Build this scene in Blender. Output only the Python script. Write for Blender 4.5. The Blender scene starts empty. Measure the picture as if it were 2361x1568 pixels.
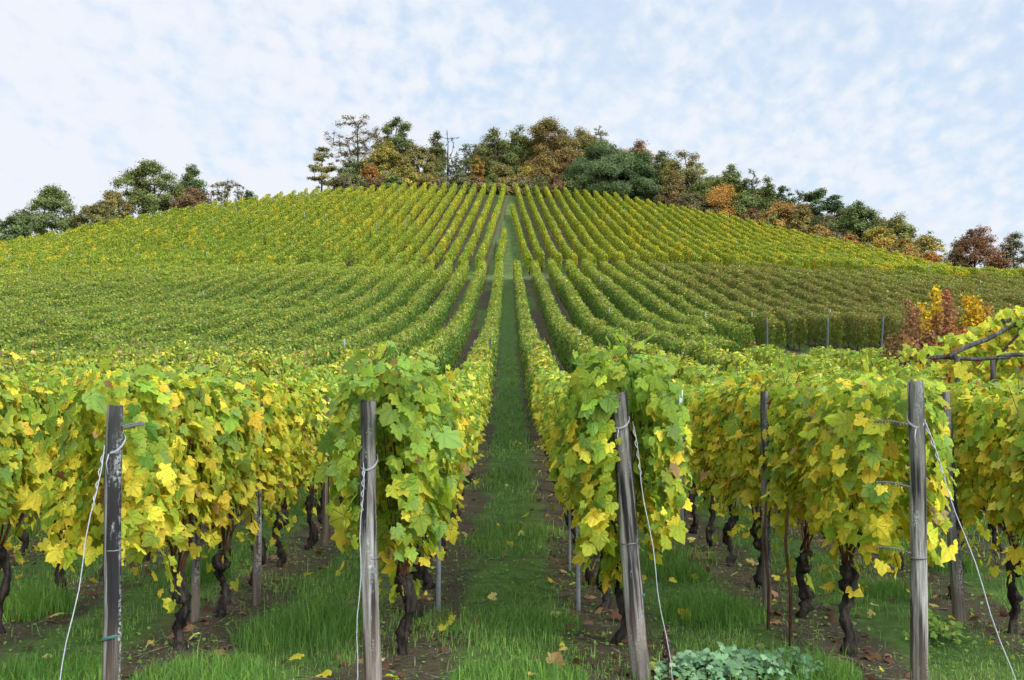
import bpy, math, random
import numpy as np
from math import radians, sin, cos, pi, sqrt

# ------------------------------------------------------------------ camera, light, exposure
S = bpy.context.scene
COL = S.collection
F = 2361.0                      # focal length in reference pixels (36 mm lens, 36 mm film)
EYE = 1.85
cam = bpy.data.cameras.new("camera")
cam.lens = 36.0; cam.sensor_width = 36.0; cam.sensor_fit = 'HORIZONTAL'
cam.clip_start = 0.05; cam.clip_end = 9000
camo = bpy.data.objects.new("camera", cam); COL.objects.link(camo)
camo.location = (0, 0, EYE)
camo.rotation_euler = (radians(90 + 2.93), 0, radians(-0.11))
S.camera = camo

SUN_EL, SUN_AZ = radians(42), radians(140)      # azimuth clockwise from +Y: behind the camera, to the right
w = bpy.data.worlds.new("World"); S.world = w; w.use_nodes = True
nt = w.node_tree; N = nt.nodes; L = nt.links
N.clear()
def wn(t, **k):
    n = N.new(t)
    for a, b in k.items(): setattr(n, a, b)
    return n
def wmath(op, a, b=None, c=None):
    n = N.new('ShaderNodeMath'); n.operation = op
    for i, v in enumerate((a, b, c)):
        if v is None: continue
        if isinstance(v, (int, float)): n.inputs[i].default_value = v
        else: L.new(v, n.inputs[i])
    return n.outputs[0]
out = wn('ShaderNodeOutputWorld'); bg = wn('ShaderNodeBackground')
bg.inputs['Strength'].default_value = 0.1
sky = wn('ShaderNodeTexSky', sky_type='NISHITA')
sky.sun_disc = False; sky.sun_elevation = SUN_EL; sky.sun_rotation = SUN_AZ
sky.air_density = 1.0; sky.dust_density = 1.2; sky.ozone_density = 1.2
tc = wn('ShaderNodeTexCoord')
sep = wn('ShaderNodeSeparateXYZ'); L.new(tc.outputs['Generated'], sep.inputs[0])
zz = wmath('ADD', wmath('MAXIMUM', sep.outputs[2], 0.0), 0.42)
px = wmath('DIVIDE', sep.outputs[0], zz); py = wmath('DIVIDE', sep.outputs[1], zz)
# streets of altocumulus run diagonally over the picture
comb = wn('ShaderNodeCombineXYZ'); L.new(px, comb.inputs[0]); L.new(py, comb.inputs[1])
mp = wn('ShaderNodeMapping'); mp.inputs['Rotation'].default_value = (0, 0, radians(-35)); mp.inputs['Scale'].default_value = (1.2, 0.85, 1)
L.new(comb.outputs[0], mp.inputs[0])
def noise(scale, detail, rough, vec, dist=0.0):
    n = wn('ShaderNodeTexNoise'); n.inputs['Scale'].default_value = scale; n.inputs['Detail'].default_value = detail
    n.inputs['Roughness'].default_value = rough; n.inputs['Distortion'].default_value = dist
    L.new(vec, n.inputs['Vector']); return n.outputs['Fac']
big = noise(1.7, 4, .55, mp.outputs[0], .5)
var = noise(3.1, 2, .5, mp.outputs[0], .3)
puff = noise(33.0, 4, .55, mp.outputs[0], .2)
wisp = noise(11.0, 5, .55, mp.outputs[0], .7)
vor = wn('ShaderNodeTexVoronoi', feature='SMOOTH_F1'); vor.inputs['Scale'].default_value = 27.0
vor.inputs['Smoothness'].default_value = .8
wv = wn('ShaderNodeMix', data_type='VECTOR'); wv.inputs['Factor'].default_value = .03
nv_ = wn('ShaderNodeTexNoise'); nv_.inputs['Scale'].default_value = 14.0; L.new(mp.outputs[0], nv_.inputs['Vector'])
L.new(mp.outputs[0], wv.inputs['A']); L.new(nv_.outputs['Color'], wv.inputs['B']); L.new(wv.outputs['Result'], vor.inputs['Vector'])
dens = wmath('ADD', wmath('MULTIPLY', big, .95), wmath('MULTIPLY', wmath('MULTIPLY', puff, var), 1.35))
dens = wmath('ADD', dens, wmath('MULTIPLY', wisp, .55))
dens = wmath('SUBTRACT', dens, wmath('MULTIPLY', wmath('MULTIPLY', vor.outputs['Distance'], var), .75))
# thicker towards the horizon, thinner to the right
dens = wmath('ADD', dens, wmath('MULTIPLY', wmath('SUBTRACT', .25, sep.outputs[2]), .5))
dens = wmath('SUBTRACT', dens, wmath('MULTIPLY', sep.outputs[0], .30))
mr = wn('ShaderNodeMapRange', interpolation_type='SMOOTHSTEP')
mr.inputs['From Min'].default_value = .50; mr.inputs['From Max'].default_value = 1.06
L.new(dens, mr.inputs['Value'])
# thin bright veil over the blue, then the puffs
veil = wn('ShaderNodeMix', data_type='RGBA'); veil.inputs['Factor'].default_value = .85
L.new(sky.outputs[0], veil.inputs['A']); veil.inputs['B'].default_value = (3.15, 3.82, 4.65, 1)
mix = wn('ShaderNodeMix', data_type='RGBA'); L.new(mr.outputs[0], mix.inputs['Factor'])
L.new(veil.outputs['Result'], mix.inputs['A']); mix.inputs['B'].default_value = (4.2, 4.4, 4.75, 1)
nrm = wn('ShaderNodeVectorMath', operation='NORMALIZE'); L.new(tc.outputs['Generated'], nrm.inputs[0])
dt = wn('ShaderNodeVectorMath', operation='DOT_PRODUCT'); L.new(nrm.outputs[0], dt.inputs[0])
dt.inputs[1].default_value = (sin(SUN_AZ)*cos(SUN_EL), cos(SUN_AZ)*cos(SUN_EL), sin(SUN_EL))
glow = wn('ShaderNodeMapRange', interpolation_type='SMOOTHSTEP'); L.new(dt.outputs['Value'], glow.inputs['Value'])
glow.inputs['From Min'].default_value = .15; glow.inputs['From Max'].default_value = 1.0
glow.inputs['To Min'].default_value = 1.0; glow.inputs['To Max'].default_value = 4.2
gl = wn('ShaderNodeVectorMath', operation='SCALE'); L.new(mix.outputs['Result'], gl.inputs[0]); L.new(glow.outputs[0], gl.inputs['Scale'])
L.new(gl.outputs[0], bg.inputs['Color']); L.new(bg.outputs[0], out.inputs[0])

sd = bpy.data.lights.new("sun", 'SUN'); sd.energy = 1.3; sd.angle = radians(12); sd.color = (1, .95, .87)
so = bpy.data.objects.new("sun", sd); COL.objects.link(so)
dx, dy, dz = sin(SUN_AZ)*cos(SUN_EL), cos(SUN_AZ)*cos(SUN_EL), sin(SUN_EL)
from mathutils import Vector
so.rotation_euler = Vector((dx, dy, dz)).to_track_quat('Z', 'Y').to_euler()
so.location = (30, -30, 60)

S.view_settings.view_transform = 'Standard'; S.view_settings.look = 'None'
S.view_settings.exposure = 1.05; S.view_settings.gamma = 1
S.render.engine = 'CYCLES'
S.cycles.max_bounces = 5; S.cycles.diffuse_bounces = 3; S.cycles.transmission_bounces = 3
S.cycles.transparent_max_bounces = 4; S.cycles.caustics_reflective = False; S.cycles.caustics_refractive = False
S.cycles.use_denoising = True; S.cycles.denoiser = 'OPENIMAGEDENOISE'

# ------------------------------------------------------------------ helpers
rng = np.random.default_rng(11)
random.seed(5)

ONES = ['', 'first', 'second', 'third', 'fourth', 'fifth', 'sixth', 'seventh', 'eighth', 'ninth', 'tenth', 'eleventh', 'twelfth',
        'thirteenth', 'fourteenth', 'fifteenth', 'sixteenth', 'seventeenth', 'eighteenth', 'nineteenth']
TENS = {2: ('twenty', 'twentieth'), 3: ('thirty', 'thirtieth'), 4: ('forty', 'fortieth'), 5: ('fifty', 'fiftieth')}
def ordinal(n):
    if n < 20: return ONES[n]
    a, b = divmod(n, 10)
    return TENS[a][1] if b == 0 else TENS[a][0] + '-' + ONES[b]

def tag(o, label=None, cat=None, group=None, kind=None):
    if label: o['label'] = label
    if cat: o['category'] = cat
    if group: o['group'] = group
    if kind: o['kind'] = kind
    return o

def thing(name, loc, label, cat, group=None, rz=0.0):
    o = bpy.data.objects.new(name, None); COL.objects.link(o)
    o.empty_display_size = .1
    o.location = loc; o.rotation_euler = (0, 0, rz)
    return tag(o, label, cat, group)

def link(name, me, parent=None, loc=None):
    o = bpy.data.objects.new(name, me); COL.objects.link(o)
    if parent: o.parent = parent
    if loc is not None: o.location = loc
    return o

def mesh_np(name, V, faces, mats, col=None, luv=None, matidx=None, smooth=False):
    """V (n,3); faces: list of arrays (m,k) of vertex indices; col per vertex (n,3)"""
    me = bpy.data.meshes.new(name)
    V = np.ascontiguousarray(V, np.float32)
    me.vertices.add(len(V)); me.vertices.foreach_set('co', V.ravel())
    loops = np.concatenate([f.ravel() for f in faces]).astype(np.int32)
    tot = np.concatenate([np.full(len(f), f.shape[1], np.int32) for f in faces])
    start = np.concatenate([[0], np.cumsum(tot)[:-1]]).astype(np.int32)
    me.loops.add(len(loops)); me.loops.foreach_set('vertex_index', loops)
    me.polygons.add(len(tot)); me.polygons.foreach_set('loop_start', start); me.polygons.foreach_set('loop_total', tot)
    if matidx is not None: me.polygons.foreach_set('material_index', matidx.astype(np.int32))
    if smooth: me.polygons.foreach_set('use_smooth', np.ones(len(tot), bool))
    if col is not None:
        a = me.attributes.new('Col', 'FLOAT_COLOR', 'POINT')
        c = np.ones((len(V), 4), np.float32); c[:, :3] = col
        a.data.foreach_set('color', c.ravel())
    if luv is not None:
        a = me.attributes.new('luv', 'FLOAT_VECTOR', 'POINT')
        c = np.zeros((len(V), 3), np.float32); c[:, :luv.shape[1]] = luv
        a.data.foreach_set('vector', c.ravel())
    for m in (mats if isinstance(mats, (list, tuple)) else [mats]): me.materials.append(m)
    me.update(calc_edges=True)
    return me

class MB:
    """collects tubes and boxes"""
    def __init__(self): self.v = []; self.q = []; self.t = []; self.n = 0
    def add(self, V, q=None, t=None):
        V = np.asarray(V, float)
        if q is not None and len(q): self.q.append(np.asarray(q, int) + self.n)
        if t is not None and len(t): self.t.append(np.asarray(t, int) + self.n)
        self.v.append(V); self.n += len(V)
    def tube(self, P, R, n=8, rough=0.0, cap=True, flute=None):
        P = np.asarray(P, float); m = len(P)
        R = np.full(m, R, float) if np.isscalar(R) else np.asarray(R, float)
        T = np.gradient(P, axis=0); T /= np.linalg.norm(T, axis=1)[:, None] + 1e-9
        ref = np.array([0, 0, 1.]) if abs(T[0][2]) < .9 else np.array([1., 0, 0])
        A = np.cross(T[0], ref); A /= np.linalg.norm(A)
        a = np.arange(n) * 2 * pi / n
        rings = []
        for i in range(m):
            A = A - T[i] * A.dot(T[i]); A /= np.linalg.norm(A) + 1e-9
            B = np.cross(T[i], A)
            rr = R[i] * np.ones(n)
            if flute is not None: rr = rr * flute
            if rough: rr = rr * (1 + rough * rng.normal(size=n))
            rings.append(P[i] + np.outer(np.cos(a) * rr, A) + np.outer(np.sin(a) * rr, B))
        V = np.concatenate(rings); q = []
        idx = np.arange(n); nx = (idx + 1) % n
        for i in range(m - 1):
            q.append(np.stack([i*n + idx, i*n + nx, (i+1)*n + nx, (i+1)*n + idx], 1))
        t = None
        if cap:
            V = np.concatenate([V, P[:1], P[-1:]]); c0, c1 = m*n, m*n + 1
            t = np.concatenate([np.stack([nx, idx, np.full(n, c0)], 1), np.stack([(m-1)*n + idx, (m-1)*n + nx, np.full(n, c1)], 1)])
        self.add(V, np.concatenate(q), t)
    def box(self, c, s, rz=0.0, jit=0.0):
        c = np.asarray(c, float); h = np.asarray(s, float) / 2
        V = np.array([[x, y, z] for x in (-1, 1) for y in (-1, 1) for z in (-1, 1)], float) * h
        if jit: V += rng.normal(size=V.shape) * jit
        R = np.array([[cos(rz), -sin(rz), 0], [sin(rz), cos(rz), 0], [0, 0, 1]])
        self.add(V @ R.T + c, [[0, 1, 3, 2], [4, 6, 7, 5], [0, 4, 5, 1], [2, 3, 7, 6], [0, 2, 6, 4], [1, 5, 7, 3]])
    def mesh(self, name, mat, smooth=True, col=None):
        f = []
        if self.q: f.append(np.concatenate(self.q))
        if self.t: f.append(np.concatenate(self.t))
        return mesh_np(name, np.concatenate(self.v), f, mat, smooth=smooth, col=col)
    def build(self, name, mat, parent=None, smooth=True, loc=None):
        return link(name, self.mesh(name, mat, smooth), parent, loc)

# ------------------------------------------------------------------ materials
def newmat(name):
    m = bpy.data.materials.new(name); m.use_nodes = True
    nt = m.node_tree; nt.nodes.clear()
    return m, nt
class G:
    """tiny node-graph helper"""
    def __init__(s, nt): s.nt = nt
    def n(s, t, ins=None, **k):
        n = s.nt.nodes.new(t)
        for a, b in k.items(): setattr(n, a, b)
        for a, b in (ins or {}).items():
            if hasattr(b, 'is_output') or isinstance(b, bpy.types.NodeSocket): s.nt.links.new(b, n.inputs[a])
            else: n.inputs[a].default_value = b
        return n
    def m(s, op, a, b=0.0, c=0.0):
        return s.n('ShaderNodeMath', {0: a, 1: b, 2: c}, operation=op).outputs[0]
    def mix(s, f, a, b, blend='MIX'):
        return s.n('ShaderNodeMix', {'Factor': f, 'A': a, 'B': b}, data_type='RGBA', blend_type=blend).outputs['Result']
    def noise(s, vec, scale, detail=3, rough=.5, out='Fac', dist=0.0):
        return s.n('ShaderNodeTexNoise', {'Vector': vec, 'Scale': scale, 'Detail': detail, 'Roughness': rough, 'Distortion': dist}).outputs[out]
    def ramp(s, v, a, b, lo=0.0, hi=1.0):
        return s.n('ShaderNodeMapRange', {'Value': v, 'From Min': a, 'From Max': b, 'To Min': lo, 'To Max': hi}, interpolation_type='SMOOTHSTEP').outputs[0]
C4 = lambda r, g, b: (r, g, b, 1)

def leaf_mat(name, trans=.35, spec=.25, rough=.5, veins=False, tint=1.0):
    m, nt = newmat(name); g = G(nt)
    col = g.n('ShaderNodeAttribute', attribute_name='Col').outputs['Color']
    bump = None
    if veins:
        uv = g.n('ShaderNodeAttribute', attribute_name='luv').outputs['Vector']
        sp = g.n('ShaderNodeSeparateXYZ', {0: uv})
        ax = g.m('ABSOLUTE', sp.outputs[0])
        ang = g.m('ARCTAN2', ax, sp.outputs[1])
        r = g.m('SQRT', g.m('ADD', g.m('POWER', sp.outputs[0], 2.0), g.m('POWER', sp.outputs[1], 2.0)))
        d = g.m('MULTIPLY', g.m('PINGPONG', ang, .39), r)
        f1 = g.ramp(d, .004, .022, .34, 0.0)
        nz = g.noise(uv, 9.0, 3, .6)
        blot = g.ramp(g.m('ADD', d, g.m('MULTIPLY', nz, .16)), .07, .20, 0.0, .6)
        yel = g.mix(1.0, col, C4(1.45, 1.2, .85), 'MULTIPLY')
        col = g.mix(blot, col, yel)
        lighter = g.mix(1.0, col, C4(1.3, 1.28, 1.35), 'MULTIPLY')
        col = g.mix(f1, col, lighter)
        edge = g.ramp(g.m('ADD', r, g.m('MULTIPLY', nz, .5)), 1.06, 1.25, 0.0, .6)
        col = g.mix(edge, col, C4(.16, .08, .03))
        pw = g.n('ShaderNodeNewGeometry').outputs['Position']
        sp_ = g.noise(pw, 46.0, 2, .5)
        col = g.mix(g.ramp(sp_, .66, .72, 0.0, .75), col, C4(.13, .065, .025))
        bump = g.n('ShaderNodeBump', {'Strength': .5, 'Distance': .01, 'Height': g.m('ADD', nz, g.ramp(d, 0.0, .05))}).outputs[0]
    p = g.n('ShaderNodeBsdfPrincipled', {'Base Color': col, 'Roughness': rough, 'Specular IOR Level': spec})
    t = g.n('ShaderNodeBsdfTranslucent', {'Color': g.mix(1.0, col, C4(1.15, 1.1, .7), 'MULTIPLY')})
    if bump: nt.links.new(bump, p.inputs['Normal'])
    mx = g.n('ShaderNodeMixShader', {0: trans, 1: p.outputs[0], 2: t.outputs[0]})
    nt.links.new(mx.outputs[0], g.n('ShaderNodeOutputMaterial').inputs[0])
    return m

def bark_mat(name, c1, c2, sc=14.0, zs=.25, strength=.6, moss=0.0):
    m, nt = newmat(name); g = G(nt)
    o = g.n('ShaderNodeTexCoord').outputs['Object']
    mp = g.n('ShaderNodeMapping', {'Vector': o, 'Scale': (1, 1, zs)}).outputs[0]
    a = g.noise(mp, sc, 5, .65); b = g.noise(o, 4.0, 2)
    col = g.mix(g.ramp(a, .35, .7), C4(*c1), C4(*c2))
    if moss: col = g.mix(g.ramp(b, .55, .75, 0, moss), col, C4(.06, .075, .02))
    bp = g.n('ShaderNodeBump', {'Strength': strength, 'Distance': .02, 'Height': a}).outputs[0]
    p = g.n('ShaderNodeBsdfPrincipled', {'Base Color': col, 'Roughness': .9, 'Specular IOR Level': .15, 'Normal': bp})
    nt.links.new(p.outputs[0], g.n('ShaderNodeOutputMaterial').inputs[0])
    return m

def post_mat(name, dark=.3, seed=0.0, base=(.41, .385, .345)):
    m, nt = newmat(name); g = G(nt)
    o = g.n('ShaderNodeTexCoord').outputs['Object']
    mp = g.n('ShaderNodeMapping', {'Vector': o, 'Location': (seed, seed*.7, seed*1.3), 'Scale': (1, 1, .05)}).outputs[0]
    mp2 = g.n('ShaderNodeMapping', {'Vector': o, 'Location': (seed, seed, seed), 'Scale': (1, 1, .22)}).outputs[0]
    grain = g.noise(mp, 48.0, 5, .7)
    streak = g.noise(mp, 16.0, 3, .55)
    patch = g.noise(mp2, 11.0, 4, .65)
    fleck = g.noise(o, 60.0, 3, .7)
    z = g.n('ShaderNodeSeparateXYZ', {0: o}).outputs[2]
    col = g.mix(g.ramp(grain, .3, .7), C4(base[0]*.30, base[1]*.28, base[2]*.26), C4(*base))
    col = g.mix(g.ramp(streak, .52 - dark*.25, .62 - dark*.2), col, C4(.028, .026, .026))
    col = g.mix(g.m('MULTIPLY', g.ramp(patch, .52, .66), g.ramp(fleck, .42, .6)), col, C4(.42, .42, .40))
    col = g.mix(g.m('MULTIPLY', g.ramp(z, 1.1, 1.75, 0, .6), g.ramp(patch, .3, .55)), col, C4(.06, .06, .05))
    col = g.mix(g.ramp(z, .75, .2, 0, .5), col, C4(.17, .125, .085))
    bp = g.n('ShaderNodeBump', {'Strength': 1.0, 'Distance': .02, 'Height': g.m('ADD', grain, streak)}).outputs[0]
    p = g.n('ShaderNodeBsdfPrincipled', {'Base Color': col, 'Roughness': 1.0, 'Specular IOR Level': .03, 'Normal': bp})
    nt.links.new(p.outputs[0], g.n('ShaderNodeOutputMaterial').inputs[0])
    return m

def metal_mat(name, c=(.42, .45, .48), rough=.5, metal=.6):
    m, nt = newmat(name); g = G(nt)
    o = g.n('ShaderNodeTexCoord').outputs['Object']
    a = g.noise(o, 40.0, 3)
    col = g.mix(g.ramp(a, .3, .7), C4(*[x*.75 for x in c]), C4(*c))
    p = g.n('ShaderNodeBsdfPrincipled', {'Base Color': col, 'Roughness': rough, 'Metallic': metal})
    nt.links.new(p.outputs[0], g.n('ShaderNodeOutputMaterial').inputs[0])
    return m

M_LEAF_HI = leaf_mat('vine_leaf', .48, .10, .6, veins=True)
M_LEAF = leaf_mat('vine_leaf_small', .40, .2, .55)
M_TREE = leaf_mat('tree_leaf', .25, .12, .65)
M_GRASS = leaf_mat('grass_blade', .30, .2, .5)
M_HERB = leaf_mat('herb_leaf', .2, .15, .7)
M_BARK = bark_mat('vine_bark', (.010, .008, .007), (.060, .047, .039), 30, .18, 1.0, .35)
M_CANE = bark_mat('vine_cane', (.05, .022, .014), (.13, .06, .034), 30, .15, .3)
M_TBARK = bark_mat('tree_bark', (.018, .015, .012), (.07, .058, .048), 3, .3, .5)
M_WIRE = metal_mat('galvanised_wire', (.34, .345, .35), .6, .2)
M_WIRED = metal_mat('weathered_wire', (.16, .15, .145), .6, .4)
M_STAKE = metal_mat('galvanised_stake', (.25, .27, .30), .7, .2)
M_NEARST = metal_mat('near_stake', (.44, .48, .52), .6, .2)
M_STAKED = metal_mat('dark_stake', (.055, .065, .075), .8, 0)
M_TWINE = metal_mat('green_twine', (.035, .13, .10), .8, 0)
M_STEEL = metal_mat('bright_stake', (.27, .27, .26), .8, 0)

# ------------------------------------------------------------------ terrain
def sstep(x, a=0.0, b=1.0):
    k = np.clip((x - a) / (b - a), 0, 1); return k*k*(3 - 2*k)
PY = np.array([-50, 6, 11, 14, 19, 25, 28.5, 35, 42, 48, 56, 62, 67, 72, 91, 94, 98, 101, 104, 4000.])
PZ = np.array([0, 0, 0, .05, .25, .82, 1.15, 1.75, 2.65, 3.5, 4.75, 5.8, 6.85, 7.9, 11.5, 12.1, 12.95, 13.7, 14.5, 14.5])
CT = np.array([-.8, -.65, -.5, -.4, -.3, -.2, -.1, 0, .1, .2, .3, .4, .5, .65, .8])
CD = np.array([112, 118, 128, 135, 143, 152, 159, 162, 160, 150, 136, 121, 109, 107, 107.])
CE = np.array([.10, .125, .150, .169, .188, .201, .2085, .2065, .1985, .179, .157, .1326, .112, .085, .07])
def hz(X, Y):
    X = np.asarray(X, float); Y = np.asarray(Y, float)
    X, Y = np.broadcast_arrays(X, Y)
    def base(y):
        return (np.interp(y - 2, PY, PZ) + np.interp(y, PY, PZ) + np.interp(y + 2, PY, PZ)) / 3
    def lat(x, y):
        return -(1.5*sstep(x, 16, 50) + .6*sstep(-x, 20, 52)) * sstep(y, 25, 90) - .35*sstep(x, 7, 14)*sstep(y, 20, 34)*(1 - sstep(y, 60, 90))
    def bump(x, y):
        return .12*np.sin(y*.21 + .6)*np.sin(x*.16 + 1)*sstep(y, 16, 30) + .015*np.sin(x*3.1 + y*1.3)*np.sin(y*2.3 - x) * (1 - sstep(y, 20, 40))
    T = np.clip(X / np.maximum(Y, 5.), -.8, .8)
    D = np.interp(T, CT, CD); E = np.interp(T, CT, CE)
    zc = EYE + E*D - 1.95
    z101 = base(np.full_like(Y, 101.)) + lat(X, np.full_like(Y, 101.))
    k = (Y - 101) / np.maximum(D - 101, 4)
    up = z101 + (zc - z101) * np.clip(k, 0, 1)**1.07
    over = np.where(Y > D, np.minimum((Y - D)*.02 + ((Y - D)/40)**2*1.2, 26), 0)
    return np.where(Y < 101, base(Y) + lat(X, Y), up - over) + bump(X, Y)
def hz1(x, y): return float(hz(np.array([x]), np.array([y]))[0])
def crest(t): return float(np.interp(t, CT, CD))

SP = 1.58
def row_x(k): # k = 1,2,3... (right) or -1,-2,... (left): rows of the near and lower plots
    return (abs(k) - .5) * SP * (1 if k > 0 else -1)
def row_drift(y): return -.0022*np.maximum(np.asarray(y, float) - 20, 0)
# the rows of the steep plot fan out downhill; index 1.. each side
def up_x(k, y):
    s = 1 if k > 0 else -1
    a = abs(k)
    y = np.asarray(y, float)
    return s*(.92 + (a - 1)*1.53) + .05 + s*(162 - y)*.036*(1 + .0*a)

def urow(X, Y):
    """row coordinate: whole numbers lie on the rows"""
    lo = (X - row_drift(Y)) / SP + .5
    c = np.abs(X - .05) - (162 - Y)*.036
    hi = np.sign(X - .05)*((c - .92)/1.53 + 1) + .0
    hi = np.where(c < .92 - 1.53*.5, .5, hi)
    return np.where(Y < 96, lo, hi)

def build_ground():
    xs = np.concatenate([[-3500, -1800, -900, -500, -320, -230, -170, -140], np.arange(-122, -24, 2.0), np.arange(-24, 24.01, .5), np.arange(26, 123, 2.0), [140, 170, 230, 320, 500, 900, 1800, 3500]])
    ys = np.concatenate([[-400, -150, -60, -30], np.arange(-15, 4, 1.0), np.arange(4, 30, .4), np.arange(30, 94, 1.5), [95.7, 96.3], np.arange(98, 185, 1.5), np.arange(188, 260, 6.), [290, 350, 500, 900, 1800, 4000]])
    X, Y = np.meshgrid(xs, ys)
    Z = hz(X, Y)
    V = np.stack([X.ravel(), Y.ravel(), Z.ravel()], 1)
    nx = len(xs)
    i, j = np.meshgrid(np.arange(nx - 1), np.arange(len(ys) - 1))
    a = (j*nx + i).ravel()
    q = np.stack([a, a + 1, a + nx + 1, a + nx], 1)
    u = urow(X, Y).ravel()
    m, nt = newmat('vineyard_ground'); g = G(nt)
    pos = g.n('ShaderNodeNewGeometry').outputs['Position']
    sp = g.n('ShaderNodeSeparateXYZ', {0: pos})
    ru = g.n('ShaderNodeAttribute', attribute_name='luv')
    us = g.n('ShaderNodeSeparateXYZ', {0: ru.outputs['Vector']})
    uu = us.outputs[0]
    dr = g.m('PINGPONG', g.m('ADD', uu, 100.0), .5)          # 0 on a row, .5 in mid-aisle
    n1 = g.noise(pos, 1.1, 4, .6); n2 = g.noise(pos, 5.0, 5, .65); n3 = g.noise(pos, 34.0, 4, .7); n0 = g.noise(pos, .22, 3, .5)
    grass = g.mix(g.ramp(n2, .3, .7), C4(.060, .104, .024), C4(.120, .190, .042))
    grass = g.mix(g.ramp(n1, .5, .75, 0, .55), grass, C4(.130, .185, .042))
    soil = g.mix(g.ramp(n3, .3, .72), C4(.034, .023, .016), C4(.115, .084, .060))
    soil = g.mix(g.ramp(n2, .5, .72, 0, .6), soil, C4(.130, .088, .062))
    strip = g.ramp(g.m('ADD', dr, g.m('MULTIPLY', g.m('SUBTRACT', n1, .5), .42)),  .31, .16)      # soil under the vines
    # every second aisle beyond the near plot is tilled
    par = g.m('PINGPONG', g.m('ADD', g.m('FLOOR', g.m('ADD', uu, 100.0)), 0.0), 1.0)
    far = g.ramp(sp.outputs[1], 13.0, 22.0)
    up_ = g.ramp(sp.outputs[1], 92.0, 98.0, 1.0, .55)
    till = g.m('MULTIPLY', up_, g.m('MULTIPLY', g.m('MULTIPLY', par, far), g.ramp(g.m('ADD', n0, g.m('MULTIPLY', n1, .35)), .50, .70, .0, .95)))
    bare = g.m('MULTIPLY', g.ramp(n1, .56, .66), g.ramp(sp.outputs[1], 20.0, 9.0, 0.0, .8))
    mask = g.m('MAXIMUM', g.m('MAXIMUM', g.m('MULTIPLY', strip, .92), till), bare)
    mask = g.m('MAXIMUM', mask, g.m('MULTIPLY', g.ramp(n1, .46, .62), g.ramp(sp.outputs[1], 60.0, 95.0, .15, .75)))  # soil colour in patches up the slope paints shade into the aisle grass
    mask = g.m('MULTIPLY', mask, g.ramp(n3, .25, .5, .7, 1.0))
    inside = us.outputs[1]
    mask = g.m('MULTIPLY', mask, inside)
    col = g.mix(mask, grass, soil)
    bp = g.n('ShaderNodeBump', {'Strength': .8, 'Distance': .05, 'Height': g.m('ADD', n3, n2)}).outputs[0]
    p = g.n('ShaderNodeBsdfPrincipled', {'Base Color': col, 'Roughness': .95, 'Specular IOR Level': .1, 'Normal': bp})
    nt.links.new(p.outputs[0], g.n('ShaderNodeOutputMaterial').inputs[0])
    D = np.interp(np.clip(X/np.maximum(Y, 5.), -.8, .8), CT, CD)
    ins = ((Y > 5.2) & (Y < D - 1) & (Y > -99)).astype(float).ravel()
    me = mesh_np('ground', V, [q], m, luv=np.stack([u, ins], 1), smooth=True)
    return tag(link('ground', me), kind='structure')
build_ground()

# ------------------------------------------------------------------ leaf batches
# palmate grape leaf: fan round a point of the blade; x across, y towards the tip
half = [(.04, -.02), (.15, -.17), (.30, -.20), (.40, -.12), (.50, -.01), (.44, .09), (.40, .15), (.50, .23), (.58, .36), (.48, .41), (.33, .42), (.30, .52), (.22, .66), (.10, .78)]
OUT = np.array([(0, .02)] + half + [(0, .90)] + [(-x, y) for x, y in half[::-1]])
LEAF_HI_XY = np.concatenate([[(0, .30)], OUT])
k = len(OUT); ii = np.arange(k)
LEAF_HI_F = np.stack([np.zeros(k, int), 1 + ii, 1 + (ii + 1) % k], 1)
h2 = [(.32, -.18), (.50, .0), (.38, .15), (.56, .36), (.28, .50)]
OUT2 = np.array([(0, 0)] + h2 + [(0, .86)] + [(-x, y) for x, y in h2[::-1]])
LEAF_MID_XY = np.concatenate([[(0, .28)], OUT2]); k = len(OUT2); ii = np.arange(k)
LEAF_MID_F = np.stack([np.zeros(k, int), 1 + ii, 1 + (ii + 1) % k], 1)
LEAF_LO_XY = np.array([(0, -.1), (.5, .1), (.34, .62), (0, .85), (-.34, .62), (-.5, .1)])     # two quads folded on the midrib
LEAF_LO_F = np.array([[0, 1, 2, 3], [0, 3, 4, 5]])
KITE_XY = np.array([(0, -.1), (.45, .32), (0, .85), (-.45, .32)]); KITE_F = np.array([[0, 1, 2, 3]])

def unit(v): return v / (np.linalg.norm(v, axis=-1, keepdims=True) + 1e-9)
def leaves(P, nrm, tip, size, col, shape, fold=.35, curl=.25):
    """P (n,3) petiole points, nrm and tip directions, size (n), col (n,3) -> V, F, C, UV"""
    XY, Fc = shape
    n, k = len(P), len(XY)
    nrm = unit(nrm); tip = unit(tip - nrm * np.sum(tip*nrm, 1, keepdims=True)); side = np.cross(tip, nrm)
    x, y = XY[:, 0], XY[:, 1]
    fo = rng.normal(fold, .28, n)[:, None]; cu = rng.normal(curl, .3, n)[:, None]; tw = rng.normal(0, .35, n)[:, None]
    z = -fo*np.abs(x)[None]**1.2*.55 - cu*(y[None]**2)*.5 + tw*x[None]*y[None]
    if k > 15: z = z + rng.normal(0, .028, (n, k))
    s = size[:, None]
    ax = (1 - .12*np.abs(fo)) * x[None] * (1 + rng.normal(0, .08, n)[:, None])
    V = P[:, None] + (s*ax)[..., None]*side[:, None] + (s*y[None])[..., None]*tip[:, None] + (s*z)[..., None]*nrm[:, None]
    Fi = (Fc[None] + (np.arange(n)*k)[:, None, None]).reshape(-1, Fc.shape[1])
    return V.reshape(-1, 3), Fi, np.repeat(col, k, 0), np.tile(XY, (n, 1))
HI, MID, LO, KITE = (LEAF_HI_XY, LEAF_HI_F), (LEAF_MID_XY, LEAF_MID_F), (LEAF_LO_XY, LEAF_LO_F), (KITE_XY, KITE_F)

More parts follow.
